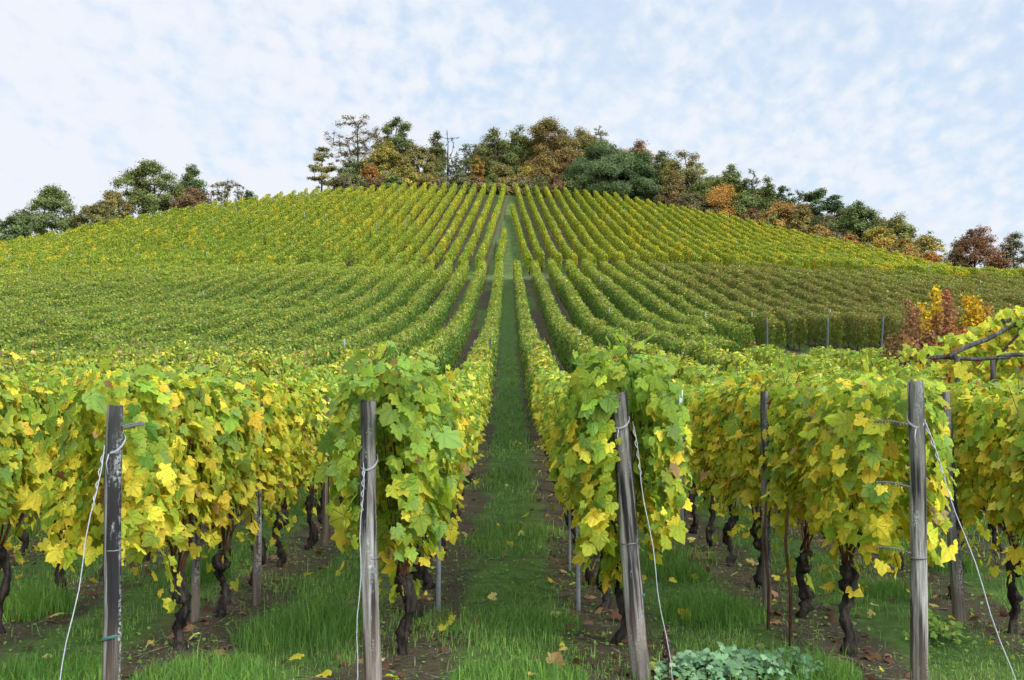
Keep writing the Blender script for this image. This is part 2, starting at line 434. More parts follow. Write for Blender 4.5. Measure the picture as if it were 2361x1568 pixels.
GREEN = np.array((.210, .320, .045)); DGREEN = np.array((.100, .185, .030)); BLGREEN = np.array((.20, .32, .075))
LIME = np.array((.345, .425, .050)); YELLOW = np.array((.585, .535, .062)); GOLD = np.array((.560, .450, .045))
BROWN = np.array((.200, .110, .045)); DRY = np.array((.40, .27, .13)); RUST = np.array((.26, .11, .03))
def pick(n, table):
    cols = np.array([c for c, _ in table]); p = np.array([q for _, q in table], float); p /= p.sum()
    i = rng.choice(len(cols), n, p=p)
    return cols[i] * np.exp(rng.normal(0, .13, (n, 1))) * np.exp(rng.normal(0, .05, (n, 3)))
def blend(n, f, ta, tb):
    a = pick(n, ta); b = pick(n, tb)
    return np.where((rng.random(n) < f)[:, None], b, a)

YEL_T = [(YELLOW, 5), (LIME, 4), (GOLD, .7), (GREEN, .8), (DRY, .15)]
GRN_T2 = [(GREEN, 5), (BLGREEN, 3), (LIME, 1.6), (DGREEN, .8)]
GRN_T = [(GREEN, 4), (LIME, 3.4), (BLGREEN, 1.8), (YELLOW, .8), (DGREEN, .4)]

# ------------------------------------------------------------------ near vines, each its own plant
def vine_meshes(hi, green=.5, half_len=.68, zt=1.92, zb=.86, n=430, fwd=0.0, thick=.23, size=.088, low=18, lean=0.0, clear=None, cx=0.0):
    """trunk, two canes, foliage; local y along the row"""
    t = MB()
    hz_ = rng.uniform(.50, .66)
    m = 20; s = np.linspace(0, 1, m)
    ox, oy = rng.uniform(-.06, .06), rng.uniform(-.10, .10)
    P = np.stack([ox*np.sin(s*2.6) + .028*np.sin(s*9 + rng.uniform(0, 6)), oy*np.sin(s*2.2 + .3) + .035*np.sin(s*7 + rng.uniform(0, 6)) - oy*sin(.3), -.06 + s*(hz_ + .06)], 1)
    r0 = rng.uniform(.029, .041)
    R = r0*(1.25 - .35*s + .22*np.sin(s*11 + rng.uniform(0, 6)) + .55*np.exp(-((s - .9)/.12)**2)) * (1 + .16*rng.normal(size=m))
    P[:, :2] += rng.normal(0, .006, (m, 2))
    t.tube(P, R, 10, rough=.16)
    head = P[-1]
    for _ in range(5):                      # knobs left by old pruning cuts
        a = rng.uniform(0, 6.28); q0 = head - np.array([0, 0, rng.uniform(0, .16)])
        q1 = q0 + np.array([cos(a)*.05, sin(a)*.075, rng.uniform(.0, .08)])
        t.tube([q0, (q0 + q1)/2, q1], [.036, .033, .018], 7, rough=.15)
    trunk = t.mesh('trunk', M_BARK, smooth=False)
    canes = []; cane_b = []; arches = []
    shoots = []
    for sg in (-1, 1):
        c = MB()
        s = np.linspace(0, 1, 8)
        e = half_len*rng.uniform(.75, .95)
        arch = np.stack([head[0] + .04*np.sin(s*4 + sg), head[1] + sg*e*s**1.15, head[2] + .30*np.sin(s*pi*.62) + .03], 1)
        c.tube(arch, np.linspace(.013, .007, 8), 6)
        ks = 5 if hi else 4
        for j in range(ks):
            b = arch[min(7, int(1 + j*7/ks))]
            zt_ = zt - rng.uniform(.02, .3)
            q = np.linspace(0, 1, 6)
            ln = np.stack([b[0] + rng.normal(0, .10)*q + .03*np.sin(q*6 + j), b[1] + rng.normal(0, .10)*q + lean*q, b[2] + (zt_ - b[2])*q], 1)
            c.tube(ln, np.linspace(.0055, .0025, 6), 5 if hi else 4, cap=False); shoots.append(ln)
        for j in range(2):                  # bare dark shoots splaying up from the head
            q = np.linspace(0, 1, 5); a = rng.uniform(-.35, .35)
            ln = np.stack([head[0] + a*.5*q, head[1] + sg*rng.uniform(.05, .4)*q**1.3, head[2] - .03 + rng.uniform(.45, .8)*q], 1)
            c.tube(ln, np.linspace(.009, .004, 5), 5, cap=False)
        cane_b.append(c); arches.append(arch)
    # foliage
    z = zb + (zt - zb)*rng.random(n)**.85
    y = rng.uniform(-half_len - .08 - fwd, half_len + .08, n)
    zloc = zb + (.13*np.sin(y*5 + rng.uniform(0, 6)) + .11*np.sin(y*11 + rng.uniform(0, 6)))
    z = np.maximum(z, zloc + rng.uniform(-.05, .1, n))
    ztl = zt + .07*np.sin(y*6.3 + rng.uniform(0, 6)) + .05*np.sin(y*13 + rng.uniform(0, 6))
    z = np.minimum(z, ztl + rng.normal(0, .06, n))
    sgn = np.where(rng.random(n) < .5, -1., 1.)
    hfr = np.clip((z - zb)/(zt - zb), 0, 1)
    prof = thick*(.62 + .5*np.sin(np.clip(hfr*1.08, 0, 1)*pi*.8 + .35)) * (1 + .26*np.sin(y*4.4 + rng.uniform(0, 6)) + .16*np.sin(y*9.7 + z*5 + rng.uniform(0, 6)))
    x = sgn*prof*np.sqrt(rng.random(n))*1.0 + rng.normal(0, .02, n)
    if hi:                                  # stray shoots that rise over the top or hang below the wall of leaves
        for _ in range(9):
            up_s = rng.random() < .5; q = int(rng.integers(4, 8)); u_ = np.linspace(0, 1, q)
            y0_ = rng.uniform(-half_len - fwd*.8, half_len); s0 = rng.choice([-1., 1.]); ci_ = 0 if y0_ < head[1] else 1
            an = arches[ci_][int(np.argmin(np.abs(arches[ci_][:, 1] - y0_)))]
            if up_s: xs_, zs_ = s0*.05 + rng.normal(0, .12)*u_, zt - .06 + rng.uniform(.10, .26)*u_
            else: xs_, zs_ = s0*(.16 + .10*u_), zb + .10 - rng.uniform(.15, .42)*u_
            ys_ = y0_ + rng.normal(0, .10)*u_ + rng.normal(0, .03, q)
            cane_b[ci_].tube(np.concatenate([[an], np.stack([xs_, ys_, zs_], 1)]), .0028, 4, cap=False)
            x = np.r_[x, xs_ + rng.normal(0, .03, q)]; y = np.r_[y, ys_]; z = np.r_[z, zs_]; sgn = np.r_[sgn, np.full(q, s0)]; hfr = np.r_[hfr, np.full(q, .9 if up_s else 0.)]
    canes = [c.mesh('cane', M_CANE) for c in cane_b]
    if low:
        zl = rng.uniform(hz_ - .18, zb, low); yl = rng.normal(0, .16, low) + rng.choice([-.25, 0, .2]); xl = rng.normal(0, .10, low)
        x = np.r_[x, xl]; y = np.r_[y, yl]; z = np.r_[z, zl]; sgn = np.r_[sgn, np.where(xl < 0, -1., 1.)]; hfr = np.r_[hfr, np.zeros(low)]
    P = np.stack([x, y + lean*hfr, z], 1); N_ = len(P)
    top = sstep(hfr, .82, 1.0)
    nr = np.stack([sgn*(.95 - .5*top) + rng.normal(0, .3, N_), rng.normal(0, .62, N_), .42 + .8*top + rng.normal(0, .38, N_)], 1)
    # leaves at the row ends face along the row as well
    endw = sstep(-y, half_len - .2 + fwd*.5, half_len + .05 + fwd) if fwd else np.zeros(N_)
    nr[:, 1] -= 1.4*endw
    tp = np.stack([sgn*.4 + rng.normal(0, .45, N_), rng.normal(0, .65, N_), -.75 + .5*top + rng.normal(0, .45, N_)], 1)
    sz = size*np.clip(rng.normal(.97, .34, N_), .35, 1.8)*(1 - .25*top)
    fy = np.clip((1 - hfr)*1.25 + (.52 - green)*1.3 + rng.normal(0, .12, N_) + .20*np.sin(y*3.1 + rng.uniform(0, 6)), .03, .97)
    col = blend(N_, fy, GRN_T2 if green > .62 else GRN_T, YEL_T)
    br = rng.random(N_) < (.022 + .06*top)*(0.3 if fwd else 1)
    col[br] = pick(br.sum(), [(BROWN, 2), (DRY, 2), (RUST, 1)])
    sz = np.where(br, sz*.7, sz)
    if clear is not None:
        ok = ~((P[:, 1] < clear + .12) & (np.abs(P[:, 0] - cx) < .10) & (rng.random(N_) < .93) & (P[:, 2] < 1.86))
        P, nr, tp, sz, col = P[ok], nr[ok], tp[ok], sz[ok], col[ok]
    V, Fi, Cc, UV = leaves(P, nr, tp, sz, col, HI if hi else MID)
    fol = mesh_np('foliage', V, [Fi], M_LEAF_HI if hi else M_LEAF, col=Cc, luv=UV, smooth=hi)
    return trunk, canes, fol

def place_vine(meshes, x, y, label, flip=False, sc=1.0):
    tr, cn, fo = meshes
    v = thing('grapevine', (x, y, hz1(x, y)), label, 'grapevine', 'grapevines in the near rows', pi if flip else 0)
    v.scale = (1, 1, sc)
    link('trunk', tr, v)
    for c in cn: link('cane', c, v)
    link('foliage', fo, v)
    return v

SIDE = lambda k: 'left' if k < 0 else 'right'
POST_Y = {-2: 5.67, -1: 6.37, 1: 6.77, 2: 5.98}
END_Y = 21.5                                    # the near plot gives way to the long rows here
hi_var = [vine_meshes(True, gfrac, n=1450, size=.086) for gfrac in (.34, .42, .5, .28, .40, .52)]
mid_var = [vine_meshes(False, gfrac, n=1000, size=.090, zb=.80) for gfrac in (.30, .38, .45, .34, .26, .5)]
near_rows = [-8, -7, -6, -5, -4, -3, -2, -1, 1, 2, 3, 4, 5, 6, 7, 8]
stake_spots = []
for k in near_rows:
    x0 = row_x(k)
    inframe = abs(k) <= 2
    if inframe: y = POST_Y[k] + {-2: 1.75, -1: .95, 1: .85, 2: 1.4}[k]
    else: y = 6.9 + .2*(abs(k) % 3)
    i = 0; first_in = max(7.6, abs(x0)/.53 - .2)
    while not inframe and y < abs(x0)/.66: y += 1.15
    while y < END_Y + (1.2 if abs(k) % 2 else 0) + (7.4 if k >= 4 else 0):
        if k >= 4 and 12.2 < y < x0/.405: y = x0/.405 + .2           # the pergola stands here
        out_of_view = (not inframe) and y < first_in
        if not out_of_view: i += 1
        xx = x0 + rng.normal(0, .025)
        where = f"{ordinal(abs(k))} row {SIDE(k)} of the grassy middle aisle"
        if out_of_view:
            place_vine(mid_var[int(rng.integers(len(mid_var)))], xx, y, f"grapevine at the near start of the {ordinal(abs(k))} row {SIDE(k)} of the aisle", False, 1.0)
        elif inframe and i <= 2:
            P = {(-2, 1): dict(green=.46, fwd=.95, n=2300, zt=1.98, clear=-1.75, cx=.15), (-2, 2): dict(green=.42, n=1450),
                 (-1, 1): dict(green=.93, fwd=.30, n=1800, zt=2.06, thick=.27, clear=-.95, cx=-.06, size=.096, low=45), (-1, 2): dict(green=.74, n=1450, zt=1.98),
                 (1, 1): dict(green=.86, fwd=.30, n=1900, zt=2.12, thick=.29, clear=-.85, cx=.02, size=.096, low=90), (1, 2): dict(green=.66, n=1450, zt=1.98),
                 (2, 1): dict(green=.54, fwd=.60, n=2200, zt=1.95, thick=.27, clear=-1.4, cx=-.01), (2, 2): dict(green=.36, n=1500, zt=1.92)}[(k, i)]
            ms = vine_meshes(True, **P)
            shade = 'bright green' if P['green'] > .8 else 'yellow-green'
            lab = f"{shade} grapevine, {ordinal(i)} behind the end post, {ordinal(abs(k))} row {SIDE(k)} of the aisle"
            place_vine(ms, xx, y, lab)
        else:
            hi = y < 11.5
            var = hi_var if hi else mid_var
            ms = var[int(rng.integers(len(var)))]
            lab = f"yellowing grapevine, {ordinal(i)} visible from the front, {ordinal(abs(k))} row {SIDE(k)} of the aisle"
            place_vine(ms, xx, y, lab, bool(rng.random() < .5), rng.uniform(.95, 1.06))
        y += rng.uniform(1.08, 1.26)

# ------------------------------------------------------------------ long trimmed rows up the slope
def row_mesh(xf, y0, y1, style, step):
    """one long row: leaf shell, vine by vine, plus stems"""
    Ln = y1 - y0
    nv = int((y1 - y0)/1.15) + 3
    hv = 1 + rng.normal(0, .05, nv); tv = 1 + rng.normal(0, .10, nv); cv = rng.normal(0, 1, nv)
    gap = rng.random(nv)
    VV, FF, CC = [], [], []; off = 0
    def near_far(yc):
        return np.interp(yc, [20, 40, 70, 100, 165], style['size'])
    segs = np.arange(y0, y1, 6.0)
    for a in segs:
        b = min(a + 6.0, y1); yc = (a + b)/2
        sz = near_far(yc)
        W, H0, H1 = style['w'], style['h0'], style['h1']
        per = W + 1.7*(H1 - H0)
        n = int((b - a)*per*style['cover']/(sz*sz*.52))
        y = rng.uniform(a, b, n)
        iv = np.clip(((y - y0)/1.15).astype(int), 0, nv - 2); fr = (y - y0)/1.15 - iv
        def lerp(q): return q[iv]*(1 - fr) + q[iv + 1]*fr
        h1 = H1*lerp(hv) + rng.normal(0, .05, n); ww = W/2*lerp(tv)
        u = rng.random(n)*per
        topm = u < W
        sgn = np.where(rng.random(n) < .5, -1., 1.)
        hh = np.where(topm, h1 - np.abs(rng.normal(0, .05, n)), H0 + (h1 - H0)*np.sqrt(rng.random(n)) )
        hh = np.where(topm, hh, H0 + rng.normal(0, .07, n) + (h1 - H0 - .02)*rng.random(n)**.8)
        xx = np.where(topm, np.clip(rng.normal(0, .55, n), -1, 1)*ww*.95, sgn*ww*(.78 + .25*np.sin(np.clip((hh - H0)/(H1 - H0), 0, 1)*pi)*1.0) + rng.normal(0, .045, n))
        sgn = np.where(topm, np.sign(xx), sgn)
        hh = np.where(topm, hh - .16*(np.abs(xx)/ww)**2, hh)
        keep = gap[iv] > style['gap']
        xc = xf(y)
        P = np.stack([xc + xx, y, hz(xc, y) + hh], 1)
        nr = np.stack([np.where(topm, sgn*.25, sgn), rng.normal(0, .42, n), np.where(topm, 1.0, .38) + rng.normal(0, .28, n)], 1)
        tp = np.stack([sgn*.4 + rng.normal(0, .4, n), rng.normal(0, .5, n), np.where(topm, -.2, -.9) + rng.normal(0, .3, n)], 1)
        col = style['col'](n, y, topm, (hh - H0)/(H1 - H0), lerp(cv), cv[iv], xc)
        s_ = sz*np.clip(rng.normal(1, .22, n), .5, 1.5)
        P, nr, tp, col, s_ = P[keep], nr[keep], tp[keep], col[keep], s_[keep]
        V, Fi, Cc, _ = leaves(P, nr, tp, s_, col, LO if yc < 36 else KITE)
        VV.append(V); CC.append(Cc); FF.append(Fi + off); off += len(V)
    nleaf = sum(len(f) for f in FF)
    mb = MB()
    for i in range(nv - 1):
        y = y0 + i*1.15 + rng.uniform(0, .3)
        if y > y1: break
        x = float(xf(np.array([y]))[0]); g0 = hz1(x, y)
        mb.tube([(x, y, g0 - .1), (x + rng.normal(0, .04), y + rng.normal(0, .05), g0 + style['h0'] + .25)], .032, 4, cap=False)
    q = np.concatenate(mb.q); VV.append(np.concatenate(mb.v)); CC.append(np.tile((.03, .025, .02), (mb.n, 1))); FF.append(q + off)
    mi = np.r_[np.zeros(nleaf), np.ones(len(q))]
    return mesh_np('vine_row', np.concatenate(VV), FF, [M_LEAF, M_BARK], col=np.concatenate(CC), matidx=mi)

LOWG = [(np.array((.148, .232, .037)), 4), (np.array((.220, .285, .044)), 3), (DGREEN, 1.2)]
LOWY = [(np.array((.33, .37, .05)), 4), (np.array((.48, .42, .05)), 1.2), (np.array((.24, .28, .05)), 4), (DRY, 1.0), (BROWN, .7)]
NEARY = [(LIME, 4), (YELLOW, 3.5), (GOLD, .8), (np.array((.30, .34, .05)), 2), (DRY, 1.0), (BROWN, .5)]
LOWR = [(np.array((.25, .185, .055)), 4), (np.array((.22, .22, .05)), 3), (RUST, .9), (DRY, .7), (np.array((.13, .17, .035)), 3)]
REDG = [(np.array((.115, .180, .034)), 4), (np.array((.155, .215, .040)), 3), (DGREEN, 1.5)]
def low_col(n, y, topm, h, cl, cv, xc):
    near = 1 - sstep(y, 22, 33)
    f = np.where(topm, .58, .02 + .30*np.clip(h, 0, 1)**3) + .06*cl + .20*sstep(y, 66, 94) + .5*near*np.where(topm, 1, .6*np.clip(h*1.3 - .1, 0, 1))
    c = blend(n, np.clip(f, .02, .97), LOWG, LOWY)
    sidem = (~topm) & (rng.random(n) < .85*(1 - np.clip(h, 0, 1)**2.5))          # flank leaves are greener, also darkened to paint in the rows' side shade
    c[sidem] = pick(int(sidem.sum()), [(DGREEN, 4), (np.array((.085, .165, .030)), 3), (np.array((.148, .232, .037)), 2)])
    c2 = blend(n, np.clip(f, .02, .97), LOWG, NEARY)
    c = np.where((rng.random(n) < near)[:, None], c2, c)
    r = sstep(xc + .05*(y - 60), 8, 17)*(.95 - .25*near)                      # the plot to the right has red-brown tops
    cr = blend(n, np.clip(np.where(topm, .88, .26 + .4*np.clip(h, 0, 1)) + .1*cl, .02, .97), REDG, LOWR)
    c = np.where((rng.random(n) < r)[:, None], cr, c)
    cu = blend(n, np.clip(.22 + .1*cl - .1*topm, .02, .9), UPG, UPY)
    return np.where((rng.random(n) < (.75*(1 - r) + .22*r)*sstep(y, 66, 94))[:, None], cu, c)
UPG = [(np.array((.215, .290, .034)), 4), (np.array((.315, .370, .041)), 4), (DGREEN, .8)]
UPY = [(np.array((.53, .47, .040)), 4), (np.array((.57, .43, .030)), 2), (np.array((.36, .37, .04)), 2)]
def up_col(n, y, topm, h, cl, cv, xc):
    f = .26 - .24*(1 - sstep(y, 100, 126))*(1 - sstep(xc, 2, 16)) + .30*np.clip(cv - .7, 0, 1.2) + .07*cl + .10*np.sin(xc*.11 + y*.07) + .16*sstep(xc, 4, 16)*np.exp(-((y - 122)/16)**2) + .12*sstep(y, 138, 160)
    f = f + .42*(cv > 1.15) - .12*topm
    return blend(n, np.clip(f, .03, .95), UPG, UPY)
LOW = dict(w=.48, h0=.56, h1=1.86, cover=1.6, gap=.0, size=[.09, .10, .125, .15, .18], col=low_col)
UPP = dict(w=.28, h0=.56, h1=1.95, cover=1.8, gap=.03, size=[.135, .14, .16, .165, .175], col=up_col)

row_tops = []
for s in (-1, 1):
    for a in range(1, 34):
        k = s*a; x0 = row_x(k)
        ys = max(END_Y + .9, abs(x0)/.535 - 1.5)
        if k >= 8: ys = max(ys, 50.5 + .15*(a - 8) + rng.normal(0, 1.0))
        elif k >= 6: ys = max(ys, 44)
        elif k >= 5: ys = max(ys, 33)
        y1 = 94.0 + rng.normal(0, .7 if a < 8 else 1.8)
        if ys > y1 - 4: continue
        xf = lambda y, x0=x0: x0 + row_drift(y)
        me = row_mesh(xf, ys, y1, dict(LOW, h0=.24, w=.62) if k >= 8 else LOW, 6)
        o = link('vine_row', me)
        tint = 'red-brown topped' if k >= 8 else 'green leafy'
        tag(o, f"{tint} vine row on the lower slope, {ordinal(a)} {SIDE(k)} of the middle aisle", 'vine row', 'long vine rows on the lower slope')
        for j in range(2):
            yy = ys + (y1 - ys)*(rng.uniform(.05, .45) if j == 0 else rng.uniform(.5, .95))
            stake_spots.append((float(xf(yy)) + rng.choice([-.22, .22]), yy, rng.uniform(1.85, 2.0), f"thin grey stake, {'nearer' if j == 0 else 'farther'} of two in the lower slope's {ordinal(a)} row {SIDE(k)} of the aisle", 'low', k, j))
def up_row(xf, ys, ye, label):
    me = row_mesh(xf, ys, ye, UPP, 6)
    return tag(link('vine_row', me), label, 'vine row', 'vine rows on the steep upper slope')
for s in (-1, 1):
    for a in range(1, 46):
        k = s*a
        xf = lambda y, k=k: up_x(k, y)
        xb = float(up_x(k, 110)); 
        ye = None
        for yy in np.arange(170, 99, -.5):      # the row stops where the wood begins
            t = float(up_x(k, yy))/yy
            if yy < crest(t) - .4: ye = yy; break
        ys = 98.0 + rng.normal(0, .8 if a < 8 else 1.8) - (1.0 if s < 0 else 0)
        if abs(float(up_x(k, ys))) / ys > .54: ys = max(ys, (abs(xb) - 2)/.54)
        if ye is None or ye - ys < 3: continue
        up_row(xf, ys, ye, f"yellow-green vine row on the steep upper slope, {ordinal(a)} {SIDE(k)} of the wedge of short rows")
        for j in range(2 if a < 30 else 1):
            yy = ys + (ye - ys)*(rng.uniform(0, .5) if j == 0 else rng.uniform(.5, .95))
            stake_spots.append((float(xf(yy)) + rng.choice([-.12, .18]), yy, 2.10, f"pale stake, {'lower' if j == 0 else 'higher'} one in the upper slope's {ordinal(a)} row {SIDE(k)} of the short rows", 'up', k, j))
up_row(lambda y: -.62 - (120 - np.asarray(y, float))*.026, 98.0, 119.0, "short left wedge row on the upper slope that stops half way up the hill")
up_row(lambda y: .30 + (142 - np.asarray(y, float))*.036, 97.0, 142.0, "longer right wedge row that stops below the top of the upper slope")

# ------------------------------------------------------------------ stakes in the far rows
def stake_mesh(h, r, mat, n=6):
    mb = MB(); mb.tube([(0, 0, -.25), (0, 0, h*.5), (0, 0, h)], r, n)
    return mb.mesh('vineyard_stake', mat)
st_m = [stake_mesh(2.02, .027, M_STAKE), stake_mesh(2.02, .03, M_STEEL), stake_mesh(2.1, .035, post_mat('old_stake_wood', .3, 9.0))]
for (x, y, h, lab, blk, k, j) in stake_spots:
    o = link('vineyard_stake', st_m[int(rng.choice(3, p=[.50, .12, .38]))], loc=(x, y, hz1(x, y)))
    o.scale = (1, 1, h/2.02); o.rotation_euler = (rng.normal(0, .02), rng.normal(0, .02), 0)
    tag(o, lab, 'stake', 'stakes standing in the vine rows')

# ------------------------------------------------------------------ near posts, wires, guy wires
def ring(mb, c, r, wr, n=14, tilt=(0, 0), turns=1):
    a = np.linspace(0, 2*pi*turns, n*turns + 1)
    P = np.stack([c[0] + r*np.cos(a), c[1] + r*np.sin(a), c[2] + tilt[0]*np.cos(a) + tilt[1]*np.sin(a) + .006*a/(2*pi)], 1)
    mb.tube(P, wr, 5, cap=False)
def end_post(x, y, top, rad, lean, seed, dark, label, ties=(), loops=(), staples=()):
    h = top
    gz = hz1(x, y)
    t = thing('end_post', (x, y, gz), label, 'post', 'wooden end posts of the near rows')
    t.rotation_euler = lean
    n = 20; m = 26
    z = np.linspace(-.3, h, m)
    a = np.arange(n)*2*pi/n
    fl = 1 + .035*np.sin(a*3 + seed) + .03*np.sin(a*7 + seed*2) - .08*np.exp(-((np.angle(np.exp(1j*(a - (-1.45 + .25*sin(seed)))))/.16)**2)) - .08*np.exp(-((np.angle(np.exp(1j*(a - (-.9))))/.12)**2))
    P = np.stack([.008*np.sin(z*2.3 + seed), .006*np.sin(z*3 + seed), z], 1)
    R = rad*(1.08 - .12*(z/h) + .022*np.sin(z*5 + seed) + .015*np.sin(z*13 + seed*2))
    mb = MB(); mb.tube(P, R, n, rough=.022, flute=fl)
    tv = mb.v[0]; tv[(m - 1)*n:m*n, 2] += .006*np.cos(a*2 + seed) + rng.normal(0, .003, n); tv[(m - 2)*n:(m - 1)*n, 2] -= .02
    mb.build('shaft', post_mat('weathered_post', dark, seed), t)
    for zt in ties:
        q = MB(); ring(q, (0, 0, zt), rad*1.06, .006, tilt=(.012, -.01), turns=2)
        q.build('twine_tie', M_TWINE, t)
    for zl in loops:
        q = MB(); ring(q, (0, 0, zl), rad*1.05, .0035, tilt=(.01, .05), turns=2)
        q.tube([(-.02, -rad*1.05, zl - .05), (-.03, -rad*1.15, zl - .10), (-.02, -rad*1.12, zl - .16)], .004, 5)
        q.build('wire_loop', M_WIRE, t)
    for zs in staples:
        q = MB(); ring(q, (0, 0, zs), rad*1.05, .005, tilt=(0, 0))
        q.build('wire_band', M_WIRED, t)
    return t
end_post(-2.18, 5.67, 1.77, .046, (0, radians(.3), 0), 1.0, .55, "dark wooden end post on the far left, streaked white on its right side", ties=(.50,), loops=(1.56,), staples=(.98,))
end_post(-.84, 6.37, 1.80, .052, (0, radians(-1.3), 0), 2.3, .12, "pale grey split wooden post at the left edge of the grassy aisle", loops=(1.42,), staples=(.83,))
end_post(.86, 6.77, 1.86, .062, (radians(1.0), radians(-4.8), 0), 3.7, .42, "thick leaning dark wooden post right of the aisle, green twine near its foot", ties=(.52,), loops=(1.68,), staples=(.88,))
end_post(2.36, 5.98, 1.92, .046, (0, radians(.2), 0), 5.1, .26, "straight speckled grey wooden end post at the right, with twisted wire ends", loops=(1.70,), staples=(.90,))

def guy(p0, p1, label, knots=True):
    t = thing('guy_wire', (p1[0], p1[1], hz1(p1[0], p1[1])), label, 'wire', 'guy wires of the end posts')
    b = np.array(t.location)
    p0 = np.array(p0) - b; p1 = np.array([0, 0, .0])
    s = np.linspace(0, 1, 14)[:, None]
    P = p0*(1 - s) + p1*s; P[:, 0] += .008*np.sin(s[:, 0]*17)
    mb = MB(); mb.tube(P, .0030, 6); 
    mb.build('strand', M_WIRE, t)
    q = MB(); a = np.linspace(0, 26, 60); u = np.linspace(.02, .2, 60)[:, None]
    d = (p1 - p0)
    Q = p0 + d*u + np.stack([.006*np.cos(a), .006*np.sin(a), 0*a], 1)
    q.tube(Q, .0032, 4, cap=False); q.build('twist', M_WIRE, t)
    r = MB(); r.tube([p1 + np.array([0, 0, -.12]), p1, p1 - d*.10], [.009, .008, .007], 6); r.build('anchor_rod', M_WIRED, t)
guy((-2.215, 5.62, 1.56), (-2.24, 5.0, 0), "silvery guy wire slanting down left of the far left end post")
guy((-.90, 6.32, 1.42), (-.885, 5.95, 0), "thin white guy wire hanging close beside the pale split post")
guy((.80, 6.70, 1.66), (.99, 6.2, 0), "silver guy wire crossing the front of the thick leaning post")
guy((2.40, 5.95, 1.70), (2.72, 5.35, 0), "silver guy wire slanting down right of the speckled right end post")

# trellis wires of the four near rows: three per row
for k in (-2, -1, 1, 2):
    x0 = row_x(k); xp = {-2: -2.18, -1: -.84, 1: .76, 2: 2.36}[k]; yp = POST_Y[k]
    for z, nm in ((.92, 'lowest'), (1.30, 'middle'), (1.66, 'top')):
        ys = np.linspace(yp + .03, END_Y, 24)
        xs = np.interp(ys, [yp, yp + 3], [xp, x0])
        P = np.stack([xs, ys, hz(xs, ys) + z + .012*np.sin(ys*1.9)], 1)
        b = np.array((xp, yp, 0.))
        t = thing('trellis_wire', b, f"{nm} trellis wire strung behind the end post, {ordinal(abs(k))} row {SIDE(k)} of the aisle", 'wire', 'trellis wires of the near rows')
        mb = MB(); mb.tube(P - b, .003, 4, cap=False); mb.build('strand', M_WIRED, t)
        if k in (-1, 1) or (k == -2 and nm != 'top'): continue
        q = MB(); a = np.linspace(0, 70, 110)
        y2 = np.linspace(0, .36 if k == 2 else .22, 110); sg = -1 if k in (1, 2) else 1
        # twisted loose end that sticks out beside the post
        Q = np.stack([sg*(.05 + y2*.42) + .006*np.cos(a), y2*.35 - .02 + .004*np.cos(a), z + .008*np.sin(a) + .02*np.sin(y2*6)], 1)
        q.tube(Q, .0036, 4, cap=False); q.build('twisted_end', M_WIRED, t)

# intermediate posts and metal stakes of the near rows
def plain_post(x, y, h, r, mat, label, name='row_post', lean=(0, 0), sq=False, group='intermediate posts of the near rows'):
    t = MB()
    n = 10
    a = np.arange(n)*2*pi/n
    if sq: t.box((0, 0, h/2 - .15), (r*1.5, r*2, h + .3))
    else: t.tube(np.stack([0*np.arange(9.), 0*np.arange(9.), np.linspace(-.3, h, 9)], 1), r*np.linspace(1.05, .95, 9), n, rough=.03)
    o = t.build(name, mat, loc=(x, y, hz1(x, y)), smooth=not sq)
    o.rotation_euler = (lean[0], lean[1], 0)
    return tag(o, label, 'post', group)
pm1 = post_mat('brown_post', .1, 6.2, (.24, .19, .15)); pm2 = post_mat('grey_post', .15, 7.4, (.26, .24, .215))
plain_post(-2.2, 9.0, 1.75, .038, pm2, "slim grey wooden post among the vines right of the far left end post")
plain_post(-2.2, 12.3, 1.75, .04, pm1, "brown wooden post behind the slim grey one, left of the pale split post")
plain_post(-2.55, 8.4, 1.7, .035, pm2, "short dark wooden post half hidden behind the leftmost guy wire")
plain_post(-.60, 8.7, 1.8, .024, M_NEARST, "light grey metal stake just behind the pale split end post", 'metal_stake', sq=True)
plain_post(-.77, 12.7, 1.75, .036, pm1, "brown wooden post low between the trunks along the aisle's left edge")
plain_post(.58, 8.8, 1.8, .022, M_NEARST, "grey metal stake seen through leaves left of the leaning post", 'metal_stake', sq=True)
plain_post(.62, 10.7, 1.75, .013, M_STEEL, "thin white metal rod along the aisle's right edge", 'metal_stake')
plain_post(2.16, 8.7, 1.85, .036, pm2, "grey round wooden post in the second row right, yellow leaves around it")
plain_post(2.10, 12.6, 1.86, .028, M_NEARST, "pale blue-grey metal stake between the leaning post and the wooden post to its right", 'metal_stake', sq=True)
plain_post(3.60, 8.3, 1.86, .048, pm2, "leaning wooden post right of the speckled end post, next row", lean=(0, radians(-2.6)))
for i, (x, y) in enumerate([(2.05, 7.6), (1.99, 8.0), (4.3, 7.9)]):
    o = MB(); o.tube([(0, 0, -.1), (.01, 0, .35), (-.02, .01, .75), (.0, 0, 1.0)], [.012, .012, .011, .009], 6)
    tag(o.build('thin_stake', M_CANE, loc=(x, y, hz1(x, y))), ["thin dark support stick left of the thickest right-hand vine trunk", "thinner dark stick beside that trunk, nearer to it", "thin brown stick under the vines at the right picture edge"][i], 'stick', 'thin support sticks')
for i, (x, y) in enumerate([(12.4, 49.3), (15.35, 49.5), (18.0, 49.7)]):
    plain_post(x, y, 2.05, .048, M_STAKED, ["dark metal post at the near end of the red-brown plot, leftmost of three", "dark metal post in the middle of three at the red-brown plot's end", "dark slanting metal post, rightmost of three, beside the autumn bushes"][i], 'metal_stake', lean=(0, radians([0, 1.5, 5][i])), group='dark end posts of the red-brown plot')

